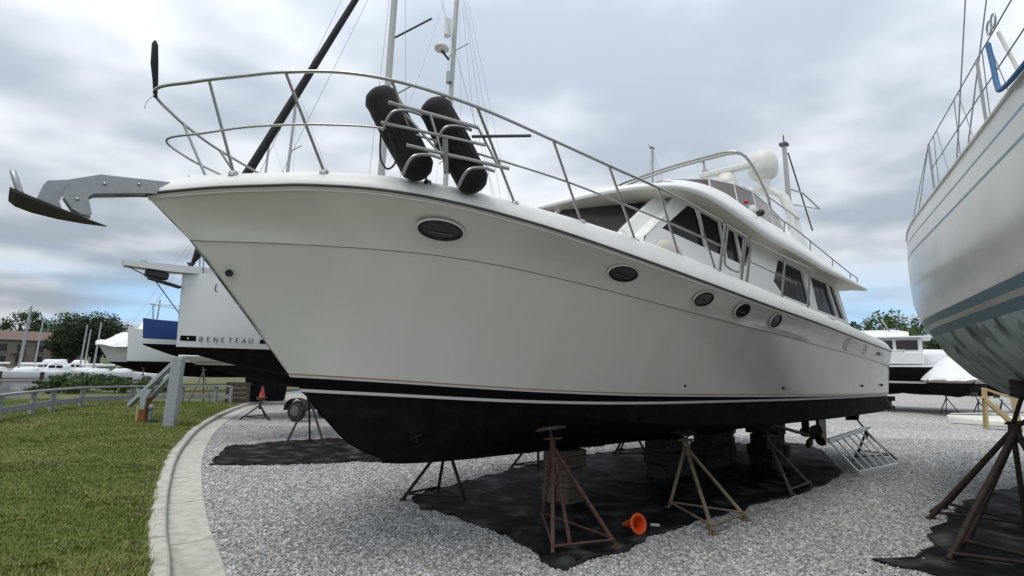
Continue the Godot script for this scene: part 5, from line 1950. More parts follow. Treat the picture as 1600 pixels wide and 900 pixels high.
# ------------------------------------------------------------------ boats on the right, beyond the yacht
func build_right_boats():
	var grp := "stands under the boats at the far side of the yard"
	# black-hulled trawler, side on
	var t := thing("trawler_yacht", "trawler yacht with black hull, white cabin and dark windows at the yard's far side", "motor yacht", Vector3(13.4, 0, -32.9), -37.5)
	var stn := yacht_stations(10.5, 1.9, 2.6, 2.35, 1.45, 0.75, 0.7, 2.2, 0.95)
	loft_hull(t, stn, [[0, 1, "bulwark_cap", "hull_white"], [1, 4, "topsides", "boot_black"], [4, 5, "boot_stripe", "hull_white"], [5, 8, "bottom", "bottom_paint"]])
	deck_of(t, stn, "hull_white")
	var st := S()
	cbox(st, Vector3(6.6, 2.7, 0), Vector3(7.0, 0.62, 3.3), Basis(), 0.05)
	obj("lower_cabin", st, "hull_white", t)
	st = S()
	cbox(st, Vector3(7.0, 3.35, 0), Vector3(6.2, 0.72, 2.8), Basis(), 0.05)
	var cab := obj("upper_cabin", st, "hull_white", t)
	for k in 5:
		st = S()
		cbox(st, Vector3(5.4 + k * 1.02, 3.36, 1.405), Vector3(0.88, 0.5, 0.03), Basis(), 0.01)
		obj("window", st, "dark_glass", cab)
	for k in 2:
		st = S()
		cbox(st, Vector3(10.11, 3.36, -0.6 + 1.2 * k), Vector3(0.03, 0.5, 0.9), Basis(), 0.01)
		obj("window", st, "dark_glass", cab)
	st = S()
	cbox(st, Vector3(7.1, 3.76, 0), Vector3(6.8, 0.09, 3.2), Basis(), 0.03)
	obj("cabin_roof", st, "hull_white", t)
	st = S()
	var g := []
	for q in [[5.4, 0.05, 1.1], [5.9, 0.42, 1.25], [9.0, 0.42, 1.25], [9.6, 0.3, 1.2]]:
		var row := []
		for k in 9:
			var a := PI * k / 8.0
			row.append(Vector3(q[0], 3.8 + q[1] * pow(maxf(sin(a), 0.0), 0.3), q[2] * cos(a)))
		g.append(row)
	grid(st, g)
	obj("flybridge", st, "hull_white", t)
	st = S()
	tube(st, curve([Vector3(8.9, 3.9, 1.15), Vector3(8.6, 4.6, 1.1), Vector3(8.5, 4.75, 0.8), Vector3(8.5, 4.78, -0.8), Vector3(8.6, 4.6, -1.1), Vector3(8.9, 3.9, -1.15)], 5), 0.03, 8)
	obj("bimini_frame", st, "steel", t)
	for k in 7:
		st = S()
		tube(st, [Vector3(3.0 + k * 1.05, 2.95, 1.62), Vector3(3.0 + k * 1.05, 3.1, 1.66)], 0.02, 6)
		obj("stanchion", st, "steel", t)
	st = S()
	tube(st, [Vector3(2.0, 3.1, 1.5), Vector3(9.4, 3.1, 1.66)], 0.02, 6)
	obj("side_rail", st, "steel", t)
	for k in 2:
		st = S()
		lathe(st, [Vector2(0.0, 0.06), Vector2(0.10, 0.05), Vector2(0.12, 0.0)], Vector3(6.6 + k * 0.5, 1.95, 1.86), Vector3.BACK, 14)
		obj("porthole", st, "galvanised", t)
	var X := Transform3D(Basis(Vector3.UP, deg_to_rad(-37.5)), Vector3(13.4, 0, -32.9))
	for k in 3:
		var c: Vector3 = X * Vector3(3.2 + k * 2.6, 0, 1.35)
		auto_stand(["dark jack stand under the trawler yacht's forward hull", "dark jack stand under the middle of the trawler yacht", "dark jack stand under the trawler yacht's stern"][k], grp, c, X * Vector3(3.2 + k * 2.6, 0.98, 1.0), "dark_plastic", k * 0.7, 0.45)
	for k in 3:
		var p: Vector3 = X * Vector3(3.6 + k * 2.4, 0, 0)
		blocks(p, -37.5, 3, 0.24, ["timber block pile under the trawler yacht's forward keel", "timber block pile under the middle of the trawler yacht's keel", "timber block pile under the trawler yacht's after keel"][k], "timber_dark")
	# shrink-wrapped boat
	t = thing("wrapped_boat", "motor boat shrink-wrapped in white film, its bow over dark stands", "motor boat", Vector3(19.9, 0, -22.0), 63.0)
	stn = yacht_stations(7.0, 1.3, 1.85, 1.75, 1.45, 0.85, 0.9, 2.2, 0.95)
	loft_hull(t, stn, [[0, 4, "topsides", "hull_grey_white"], [4, 8, "bottom", "bottom_paint"]])
	cover(t, [[-0.1, 1.8, 0.05, 0.12], [1.0, 1.8, 0.8, 0.55], [2.2, 1.75, 1.2, 0.95], [3.2, 1.72, 1.3, 1.15], [4.6, 1.7, 1.3, 1.1], [7.05, 1.7, 1.2, 0.7]], 6)
	for q in [["jack stand under the shrink-wrapped boat's bow", Vector3(20.6, 0, -22.9)], ["jack stand under the shrink-wrapped boat's stern", Vector3(22.3, 0, -26.6)]]:
		auto_stand(q[0], grp, q[1], q[1] + Vector3(0.1, 1.05, -0.3), "dark_plastic", 0.4, 0.42)
	# upturned grey tender on the gravel
	t = thing("tender", "pale grey upturned tender lying on the gravel before the wrapped boat", "dinghy", Vector3(17.2, 0, -20.6), -30.0)
	st = S()
	g = []
	for i in 13:
		var f := i / 12.0
		var w := 0.62 * (1.0 - pow(1.0 - f, 2.4)) + 0.03
		var row := []
		for k in 11:
			var a := PI * k / 10.0
			row.append(Vector3(f * 2.6, 0.02 + (0.40 - 0.1 * (1.0 - f)) * pow(maxf(sin(a), 0.0), 0.6), w * cos(a)))
		g.append(row)
	grid(st, g)
	flat(st)
	for k in range(1, 9):
		tri(st, g[12][0], g[12][k], g[12][k + 1])
	obj("hull", st, "hull_grey_white", t)
	st = S()
	tube(st, [Vector3(0.1, 0.36, 0), Vector3(1.3, 0.44, 0), Vector3(2.6, 0.44, 0)], 0.025, 6)
	obj("skeg", st, "hull_grey_white", t)
	# yellow timber steps
	t = thing("boarding_steps", "yellow timber boarding steps standing on the gravel near the wrapped boat", "steps", Vector3(16.9, 0, -18.7), -35.0)
	for q in [[0.0, 0.0], [0.0, 0.55], [0.85, 0.0], [0.85, 0.55]]:
		st = S()
		bar(st, Vector3(q[0], 0.01, q[1]), Vector3(q[0] + (0.08 if q[0] == 0.0 else -0.04), 1.42 if q[0] == 0.0 else 1.1, q[1]), 0.075, 0.075, 0.008, Vector3.BACK)
		obj("leg", st, "timber_yellow", t)
	for k in 4:
		st = S()
		cbox(st, Vector3(0.06 + 0.2 * k, 1.08 - k * 0.26, 0.275), Vector3(0.24, 0.04, 0.62), Basis(), 0.006)
		obj("tread", st, "timber_yellow", t)
	for z in [0.0, 0.55]:
		st = S()
		bar(st, Vector3(0.06, 1.0, z + 0.05), Vector3(0.85, 0.06, z + 0.05), 0.035, 0.12, 0.005)
		obj("stringer", st, "timber_yellow", t)
		st = S()
		bar(st, Vector3(0.05, 1.4, z), Vector3(0.82, 1.08, z), 0.04, 0.06, 0.005)
		obj("handrail", st, "timber_yellow", t)
	# another rowed boat further right-back so that the yard does not end bare
	t = thing("motor_boat", "white motor boat with dark bottom behind the shrink-wrapped boat", "motor boat", Vector3(29.0, 0, -27.0), 158.0)
	stn = yacht_stations(9.0, 1.6, 2.7, 2.4, 1.6, 0.8, 0.9, 2.2, 0.95)
	loft_hull(t, stn, [[0, 5, "topsides", "hull_white"], [5, 8, "bottom", "bottom_paint"]])
	deck_of(t, stn, "hull_white")
	coach(t, 2.5, 7.0, 2.4, 0.9, 1.2)
	for q in [["dark stand under the bow of the motor boat behind the wrapped boat", Vector3(26.5, 0, -25.2)], ["dark stand under the stern of the motor boat behind the wrapped boat", Vector3(22.6, 0, -23.9)]]:
		auto_stand(q[0], grp, q[1], q[1] + Vector3(0.2, 1.0, -0.5), "dark_plastic", 0.9, 0.45)

# ------------------------------------------------------------------ on the ground
var cloths := []

func tarp(called: String, label: String, outline: Array, sd: int):
	var poly := PackedVector2Array()
	var n := FastNoiseLite.new()
	n.seed = sd
	n.frequency = 0.8
	n.fractal_octaves = 3
	var cnt := outline.size()
	for i in cnt:
		var a: Vector2 = outline[i]
		var b: Vector2 = outline[(i + 1) % cnt]
		var k := maxi(int((b - a).length() / 0.09), 1)
		for j in k:
			var p := a.lerp(b, float(j) / k)
			var d := (b - a).normalized().orthogonal()
			poly.append(p + d * n.get_noise_2d(p.x * 3.0, p.y * 3.0) * 0.11)
	cloths.append(poly)
	var lo := poly[0]
	var hi := poly[0]
	for p in poly:
		lo = lo.min(p)
		hi = hi.max(p)
	var pts := PackedVector2Array(poly)
	var step := 0.1
	if (hi - lo).length() > 11.0:
		step = 0.13
	var x := lo.x
	var r := RandomNumberGenerator.new()
	r.seed = sd
	while x < hi.x:
		var z := lo.y
		while z < hi.y:
			var p := Vector2(x + r.randf_range(-0.03, 0.03), z + r.randf_range(-0.03, 0.03))
			if Geometry2D.is_point_in_polygon(p, poly):
				pts.append(p)
			z += step
		x += step
	var ix := Geometry2D.triangulate_delaunay(pts)
	var rid := FastNoiseLite.new()
	rid.seed = sd + 1
	rid.frequency = 0.55
	rid.fractal_type = FastNoiseLite.FRACTAL_RIDGED
	rid.fractal_octaves = 3
	var edge := poly.size()
	var P := []
	for i in pts.size():
		var p := pts[i]
		var h := 0.012 + 0.085 * pow(clampf(0.5 + 0.5 * rid.get_noise_2d(p.x * 1.3, p.y * 0.6), 0.0, 1.0), 3.0) + 0.018 * absf(n.get_noise_2d(p.x * 4.0, p.y * 4.0))
		if i < edge:
			h = 0.022 + 0.035 * maxf(n.get_noise_2d(p.x * 5.0, p.y * 5.0), -0.3)
		P.append(Vector3(p.x, h, p.y))
	var st := S()
	for k in range(0, ix.size(), 3):
		var c := (pts[ix[k]] + pts[ix[k + 1]] + pts[ix[k + 2]]) / 3.0
		if Geometry2D.is_point_in_polygon(c, poly):
			var a: Vector3 = P[ix[k]]
			var b: Vector3 = P[ix[k + 1]]
			var d: Vector3 = P[ix[k + 2]]
			if (b - a).cross(d - a).y > 0.0:
				tri(st, a, d, b)
			else:
				tri(st, a, b, d)
	# rolled hem
	var rim := []
	for i in range(0, edge, 2):
		rim.append(P[i] + Vector3(0, -0.004, 0))
	tube(st, rim, 0.019, 5, true)
	var o := obj(called, st, "tarp_black")
	tag(o, label, "tarpaulin")

func cone(at: Vector3, label: String, sc: float, m: String, bas := Basis(), round_base := false):
	var t := thing("traffic_cone", label, "traffic cone", at)
	t.basis = bas.scaled(Vector3.ONE * sc)
	t.position = at
	var st := S()
	lathe(st, [Vector2(0.0, 0.45), Vector2(0.028, 0.45), Vector2(0.034, 0.43), Vector2(0.125, 0.03), Vector2(0.14, 0.022)], Vector3.ZERO, Vector3.UP, 28)
	lathe(st, [Vector2(0.125, 0.0), Vector2(0.022, 0.43)], Vector3.ZERO, Vector3.UP, 28)
	obj("body", st, m, t)
	st = S()
	if round_base:
		lathe(st, [Vector2(0.12, 0.022), Vector2(0.172, 0.02), Vector2(0.178, 0.01), Vector2(0.172, 0.0), Vector2(0.12, -0.002), Vector2(0.12, 0.022)], Vector3.ZERO, Vector3.UP, 32)
	else:
		cbox(st, Vector3(0, 0.012, 0), Vector3(0.30, 0.024, 0.30), Basis(), 0.008)
	obj("base", st, m, t)

func blocks(at: Vector3, turn: float, rows: int, h: float, label: String, m := "timber", long := 0.62):
	var t := thing("block_stack", label, "timber blocks", at, turn, "timber blocking under the keels")
	var r := RandomNumberGenerator.new()
	r.seed = int(absf(at.x) * 100.0 + absf(at.z) * 37.0)
	for k in rows:
		for s in [-1.0, 1.0]:
			var st := S()
			var b := Basis(Vector3.UP, (0.0 if k % 2 == 0 else PI / 2) + r.randf_range(-0.06, 0.06))
			cbox(st, Vector3(0, 0, 0), Vector3(long + r.randf_range(-0.06, 0.06), h - 0.004, 0.2), Basis(), 0.012)
			var o := obj("timber", st, m, t)
			o.transform = Transform3D(b, b * Vector3(r.randf_range(-0.03, 0.03), h * (k + 0.5) + 0.02, 0.103 * s))

func build_yard_things():
	var Y := Transform3D(Basis(Vector3.UP, deg_to_rad(42)), Vector3(-2.8, 0, -3.85))
	tarp("tarp", "large black ground cloth spread under the motor yacht", [Vector2(-1.24, -7.07), Vector2(-0.94, -7.64), Vector2(-0.53, -8.23), Vector2(0.41, -9.61), Vector2(1.35, -10.62), Vector2(2.95, -11.92), Vector2(4.3, -12.5), Vector2(6.37, -13.2), Vector2(7.46, -13.2), Vector2(6.9, -11.55), Vector2(6.01, -9.62), Vector2(5.07, -8.54), Vector2(4.1, -7.7), Vector2(3.56, -7.37), Vector2(2.87, -6.77), Vector2(2.12, -6.23), Vector2(1.54, -5.74), Vector2(1.23, -5.29), Vector2(0.92, -5.13), Vector2(0.65, -4.93), Vector2(0.52, -4.73), Vector2(0.41, -4.76), Vector2(0.29, -5.1), Vector2(0.05, -5.5), Vector2(-0.37, -6.01), Vector2(-0.79, -6.49), Vector2(-1.07, -6.56)], 90)
	var grp := "jack stands under the motor yacht"
	# port side, bow to stern; feet on the ground, pads against the bottom
	jack_stand("rusty red jack stand with timber pad at the black cloth's near corner", grp, [Vector3(0.43, 0, -5.07), Vector3(1.07, 0, -5.32), Vector3(0.40, 0, -6.2)], Vector3(0.49, 0.87, -5.93), Y * Vector3(3.83, 1.06, 0.62), "rust_red", "timber", 0.021, [Vector3(0.62, 0, -5.31)])
	jack_stand("tan painted jack stand straddling the black cloth's gravel edge", grp, [Vector3(2.21, 0, -5.82), Vector3(2.82, 0, -6.38), Vector3(2.05, 0, -6.83)], Vector3(2.34, 0.75, -7.03), Y * Vector3(5.98, 0.92, 1.04), "tan_paint", "timber_dark", 0.0225)
	jack_stand("grey brown jack stand next to the keel blocks amidships", grp, [Vector3(4.09, 0, -7.74), Vector3(4.69, 0, -8.28), Vector3(4.62, 0, -9.1)], Vector3(4.13, 0.67, -8.41), Y * Vector3(8.25, 0.85, 1.2), "grey_paint", "timber_dark", 0.022)
	jack_stand("dark slim jack stand beside the aluminium ladder at the yacht's stern", grp, [Vector3(8.15, 0, -11.22), Vector3(7.84, 0, -11.9), Vector3(7.1, 0, -10.9)], Vector3(7.55, 0.56, -11.15), Y * Vector3(12.05, 0.945, 1.42), "dark_rust", "timber_dark", 0.022)
	# starboard side
	jack_stand("slim dark jack stand under the starboard bow at the cloth's far corner", grp, [Vector3(-1.35, 0, -6.96), Vector3(-0.96, 0, -7.4), Vector3(-0.54, 0, -6.9)], Vector3(-0.83, 0.75, -7.03), Y * Vector3(3.5, 1.11, -0.62), "dark_rust", "timber_dark", 0.022)
	jack_stand("slim dark jack stand under the starboard side amidships", grp, [Vector3(0.04, 0, -9.16), Vector3(0.52, 0, -9.21), Vector3(0.76, 0, -9.75)], Vector3(0.51, 0.62, -9.34), Y * Vector3(6.0, 0.93, -1.1), "dark_rust", "timber_dark", 0.022)
	auto_stand("slim dark jack stand under the starboard side abaft amidships", grp, Y * Vector3(8.6, 0, -1.75), Y * Vector3(8.6, 0.88, -1.25), "dark_rust", 0.4, 0.42)
	auto_stand("slim dark jack stand under the starboard quarter", grp, Y * Vector3(11.6, 0, -1.75), Y * Vector3(11.6, 0.92, -1.4), "dark_rust", 0.9, 0.42)
	# keel blocking
	blocks(Y * Vector3(4.75, 0, 0.02), 42.0, 3, 0.225, "pale timber block pile under the yacht's forefoot beside the red stand", "timber", 0.40)
	blocks(Y * Vector3(7.3, 0, -0.05), 42.0, 3, 0.21, "dark timber block pile under the yacht's keel amidships", "timber_dark")
	blocks(Y * Vector3(8.9, 0, -0.05), 42.0, 3, 0.205, "dark timber block pile behind the grey brown stand", "timber_dark", 0.7)
	blocks(Y * Vector3(9.75, 0, 0.6), 42.0, 4, 0.2, "dark timber block pile under the port engine bed", "timber_dark", 0.6)
	blocks(Y * Vector3(10.3, 0, -0.6), 42.0, 4, 0.2, "dark timber block pile under the starboard engine bed", "timber_dark", 0.6)
	# the dark hollow prop block by the pale pile
	# cone on its side, mouth towards the camera
	# its axis runs from the mouth (towards the camera) back and a little left, tip resting on the cloth
	var ax := Vector3(-0.44, -0.26, -0.86).normalized()
	var sx := ax.cross(Vector3.UP).normalized()
	cone(Vector3(1.38, 0.135, -5.68), "bright orange traffic cone lying on its side on the black cloth", 0.6, "cone_orange", Basis(sx, ax, sx.cross(ax)), true)
	var st := S()
	cbox(st, Vector3(0, 0, 0), Vector3(0.10, 0.025, 0.04), Basis(), 0.008)
	var chip := obj("wood_chip", st, "cone_white")
	chip.position = Vector3(1.63, 0.045, -5.98)
	tag(chip, "small pale offcut lying beside the fallen orange cone", "offcut")
	# aluminium ladder tipped on its side
	var L := thing("ladder", "short aluminium ladder propped on its edge behind the yacht's quarter", "ladder", Vector3(6.0, 0.03, -9.35), 40.0)
	for q in [[Vector3(0, 0.02, 0.12), Vector3(1.75, 0.02, 0.28)], [Vector3(-0.05, 0.52, -0.30), Vector3(1.65, 0.66, -0.18)]]:
		st = S()
		bar(st, q[0], q[1], 0.03, 0.085, 0.006)
		obj("rail", st, "aluminium", L)
	for k in 7:
		var f := 0.02 + k * 0.16
		st = S()
		bar(st, Vector3(0, 0.03, 0.12).lerp(Vector3(1.75, 0.03, 0.28), f), Vector3(-0.05, 0.51, -0.30).lerp(Vector3(1.65, 0.65, -0.18), f), 0.055, 0.022, 0.004)
		obj("rung", st, "aluminium", L)
	# ---- by the lawn
	var t := thing("steel_post", "thick pale grey square post with braces on the lawn by the kerb", "post", Vector3(-8.5, 0.1, -13.25), 10.0)
	st = S()
	cbox(st, Vector3(0, 0.86, 0), Vector3(0.25, 1.78, 0.2), Basis(Vector3.BACK, -0.02), 0.012)
	obj("upright", st, "post_grey", t)
	for k in 2:
		st = S()
		bar(st, Vector3(-0.1, 1.62 - k * 0.26, -0.1), Vector3(-1.75 + k * 0.35, 0.42 - k * 0.02, -1.6), 0.12, 0.12, 0.01)
		obj("brace", st, "post_grey", t)
	st = S()
	prism(st, PackedVector2Array([Vector2(-0.18, 0.0), Vector2(0.18, 0.0), Vector2(0.07, -0.22), Vector2(0.05, -0.5), Vector2(-0.05, -0.5), Vector2(-0.07, -0.22)]), Vector3(-0.95, 0.9, -0.6), Vector3.RIGHT, Vector3.UP, Vector3.BACK, 0.05)
	obj("gusset", st, "post_grey", t)
	t = thing("bollard", "short orange-brown timber bollard on the lawn beside the grey post", "bollard", Vector3(-9.67, 0.1, -13.92), 12.0)
	st = S()
	cbox(st, Vector3(0, 0.32, 0), Vector3(0.19, 0.66, 0.19), Basis(), 0.015)
	obj("upright", st, "orange_wood", t)
	st = S()
	cbox(st, Vector3(0, 0.655, 0), Vector3(0.215, 0.03, 0.215), Basis(), 0.008)
	obj("cap", st, "rust_red", t)
	st = S()
	tube(st, [Vector3(0, 0, 0), Vector3(0, 0.44, 0)], 0.045, 10)
	var yp := obj("marker_pipe", st, "pale_yellow")
	yp.position = Vector3(-9.98, 0.1, -14.15)
	tag(yp, "thin pale yellow pipe marker left of the timber bollard", "pipe")
	yp.set_meta("label", "thin pale yellow pipe marker standing close to the timber bollard")
	t = thing("standpipe", "grey water standpipe with tap beside the timber bollard", "standpipe", Vector3(-9.47, 0.1, -13.9))
	st = S()
	tube(st, [Vector3(0, 0, 0), Vector3(0, 0.36, 0)], 0.05, 10)
	obj("riser", st, "galvanised", t)
	st = S()
	lathe(st, [Vector2(0.0, 0.12), Vector2(0.05, 0.11), Vector2(0.075, 0.03), Vector2(0.05, -0.04), Vector2(0.0, -0.06)], Vector3(0.0, 0.38, 0), Vector3.UP, 14)
	obj("tap_head", st, "galvanised", t)
	st = S()
	lathe(st, [Vector2(0.0, 0.1), Vector2(0.08, 0.1), Vector2(0.1, 0.04), Vector2(0.09, 0.0), Vector2(0.0, 0.0)], Vector3(0.02, 0.02, 0.0), Vector3.UP, 14)
	obj("ground_collar", st, "dark_plastic", t)
	# timber rail fence along the water side of the lawn
	t = thing("rail_fence", "low grey timber rail fence running along the lawn's water side", "fence", Vector3(-14, 0, -18))
	var o := Vector3(-14, 0, -18)
	var fp := [Vector3(-12.2, 0, -11.2), Vector3(-12.9, 0, -13.3), Vector3(-13.7, 0, -15.1), Vector3(-14.1, 0, -16.2), Vector3(-14.6, 0, -17.9), Vector3(-14.1, 0, -19.6), Vector3(-12.9, 0, -20.6), Vector3(-11.85, 0, -21.1), Vector3(-11.3, 0, -21.2)]
	for i in fp.size():
		st = S()
		var p: Vector3 = fp[i] - o
		bar(st, p + Vector3(0, 0.05, 0), p + Vector3(0, 0.78, 0), 0.11, 0.11, 0.01, Vector3.BACK)
		obj("post", st, "fence_grey", t)
	for i in fp.size() - 1:
		for h in [[0.80, 0.16, 0.06], [0.40, 0.05, 0.16]]:
			st = S()
			var a: Vector3 = fp[i] - o
			var b: Vector3 = fp[i + 1] - o
			bar(st, a.lerp(b, 0.004) + Vector3(0, h[0], 0), b.lerp(a, 0.004) + Vector3(0, h[0], 0), h[1], h[2], 0.008)
			obj("rail", st, "fence_grey", t)
	# crate and pallet timber near the fence end
	t = thing("timber_crate", "brown timber crate standing behind the fence end", "crate", Vector3(-11.7, 0.08, -22.6), 15.0)
	for k in 4:
		st = S()
		cbox(st, Vector3(0, 0.12 + k * 0.2, 0.3), Vector3(0.9, 0.18, 0.03), Basis(), 0.004)
		obj("board", st, "timber", t)
		st = S()
		cbox(st, Vector3(0.44, 0.12 + k * 0.2, 0), Vector3(0.03, 0.18, 0.57), Basis(), 0.004)
		obj("board", st, "timber", t)
		st = S()
		cbox(st, Vector3(-0.44, 0.12 + k * 0.2, 0), Vector3(0.03, 0.18, 0.57), Basis(), 0.004)
		obj("board", st, "timber", t)
	st = S()
	cbox(st, Vector3(0, 0.83, 0), Vector3(0.95, 0.03, 0.65), Basis(), 0.004)
	obj("lid", st, "timber", t)

# ------------------------------------------------------------------ far shore
func leaf_crown(st: SurfaceTool, c: Vector3, rad: Vector3, n: int, size: float, r: RandomNumberGenerator):
	# clumps spread through the volume, each a puff of small leaf faces
	flat(st)
	var clumps := []
	for k in maxi(n / 80, 6):
		var v := Vector3(r.randfn(), r.randfn() * 0.9, r.randfn()).normalized() * pow(r.randf(), 0.32)
		clumps.append([c + v * rad * 0.86, r.randf_range(0.16, 0.34)])
	for k in n:
		var q: Array = clumps[r.randi() % clumps.size()]
		var v := Vector3(r.randfn(), r.randfn(), r.randfn()).normalized() * pow(r.randf(), 0.45)
		var p: Vector3 = q[0] + v * rad * q[1]
		var a := Vector3(r.randfn(), r.randfn(), r.randfn()).normalized()
		var b := a.cross(Vector3(r.randfn(), r.randfn(), r.randfn())).normalized()
		var s := size * r.randf_range(0.6, 1.3)
		quad(st, p - a * s, p + b * s * 0.6, p + a * s, p - b * s * 0.6)

func tree_at(p: Vector3, h: float, w: float, label: String, m: String, sd: int, grp: String, n := 5600):
	var t := thing("tree", label, "tree", p, 0.0, grp)
	var r := RandomNumberGenerator.new()
	r.seed = sd
	var st := S()
	tube(st, [Vector3.ZERO, Vector3(0.1, h * 0.3, 0), Vector3(0, h * 0.7, 0.1)], [h * 0.035, h * 0.026, h * 0.01], 8)
	for k in 5:
		var a := r.randf() * TAU
		tube(st, [Vector3(0.05, h * (0.25 + 0.08 * k), 0), Vector3(cos(a) * w * 0.3, h * (0.42 + 0.08 * k), sin(a) * w * 0.3)], [h * 0.014, h * 0.005], 6)
	obj("trunk", st, "bark", t)
	st = S()
	leaf_crown(st, Vector3(0, h * 0.6, 0), Vector3(w * 0.5, h * 0.42, w * 0.5), n, h * 0.019, r)
	obj("crown", st, m, t)

func far_boat(p: Vector3, turn: float, L: float, label: String, mast: float, cabin := true):
	var t := thing("moored_boat", label, "boat", p, turn, "boats moored across the water")
	var stn := yacht_stations(L, L * 0.17, 1.5, 1.2, 0.15, -0.2, 0.7)
	loft_hull(t, stn, [[0, 4, "topsides", "hull_white"], [4, 8, "boot_band", "boot_black"]])
	deck_of(t, stn, "hull_white")
	if cabin:
		coach(t, L * 0.28, L * 0.8, 1.2, 1.25, L * 0.125, "wrap_white")
		var st := S()
		var g := []
		for q in [[0.42, 0.02, 0.08], [0.48, 0.75, 0.09], [0.7, 0.8, 0.09], [0.74, 0.0, 0.09]]:
			var row := []
			for k in 9:
				var a := PI * k / 8.0
				row.append(Vector3(L * q[0], 2.4 + q[1] * pow(maxf(sin(a), 0.0), 0.4), L * q[2] * cos(a)))
			g.append(row)
		grid(st, g)
		obj("flybridge", st, "wrap_white", t)
		for s in [1.0, -1.0]:
			for k in 2:
				st = S()
				cbox(st, Vector3(L * (0.46 + 0.15 * k), 2.05, L * 0.122 * s), Vector3(L * 0.13, 0.4, 0.06), Basis(), 0.01)
				obj("window", st, "curtain_glass", t)
	else:
		coach(t, L * 0.3, L * 0.7, 1.2, 0.6, L * 0.1, "hull_white")
	if mast > 0.0:
		spar(t, "mast", Vector3(L * 0.4, 1.2, 0), Vector3(L * 0.4 + mast * 0.02, mast, 0), 0.15, 0.11)
		spar(t, "boom", Vector3(L * 0.42, 2.3, 0), Vector3(L * 0.8, 2.4, 0), 0.2, 0.16, "hull_white")

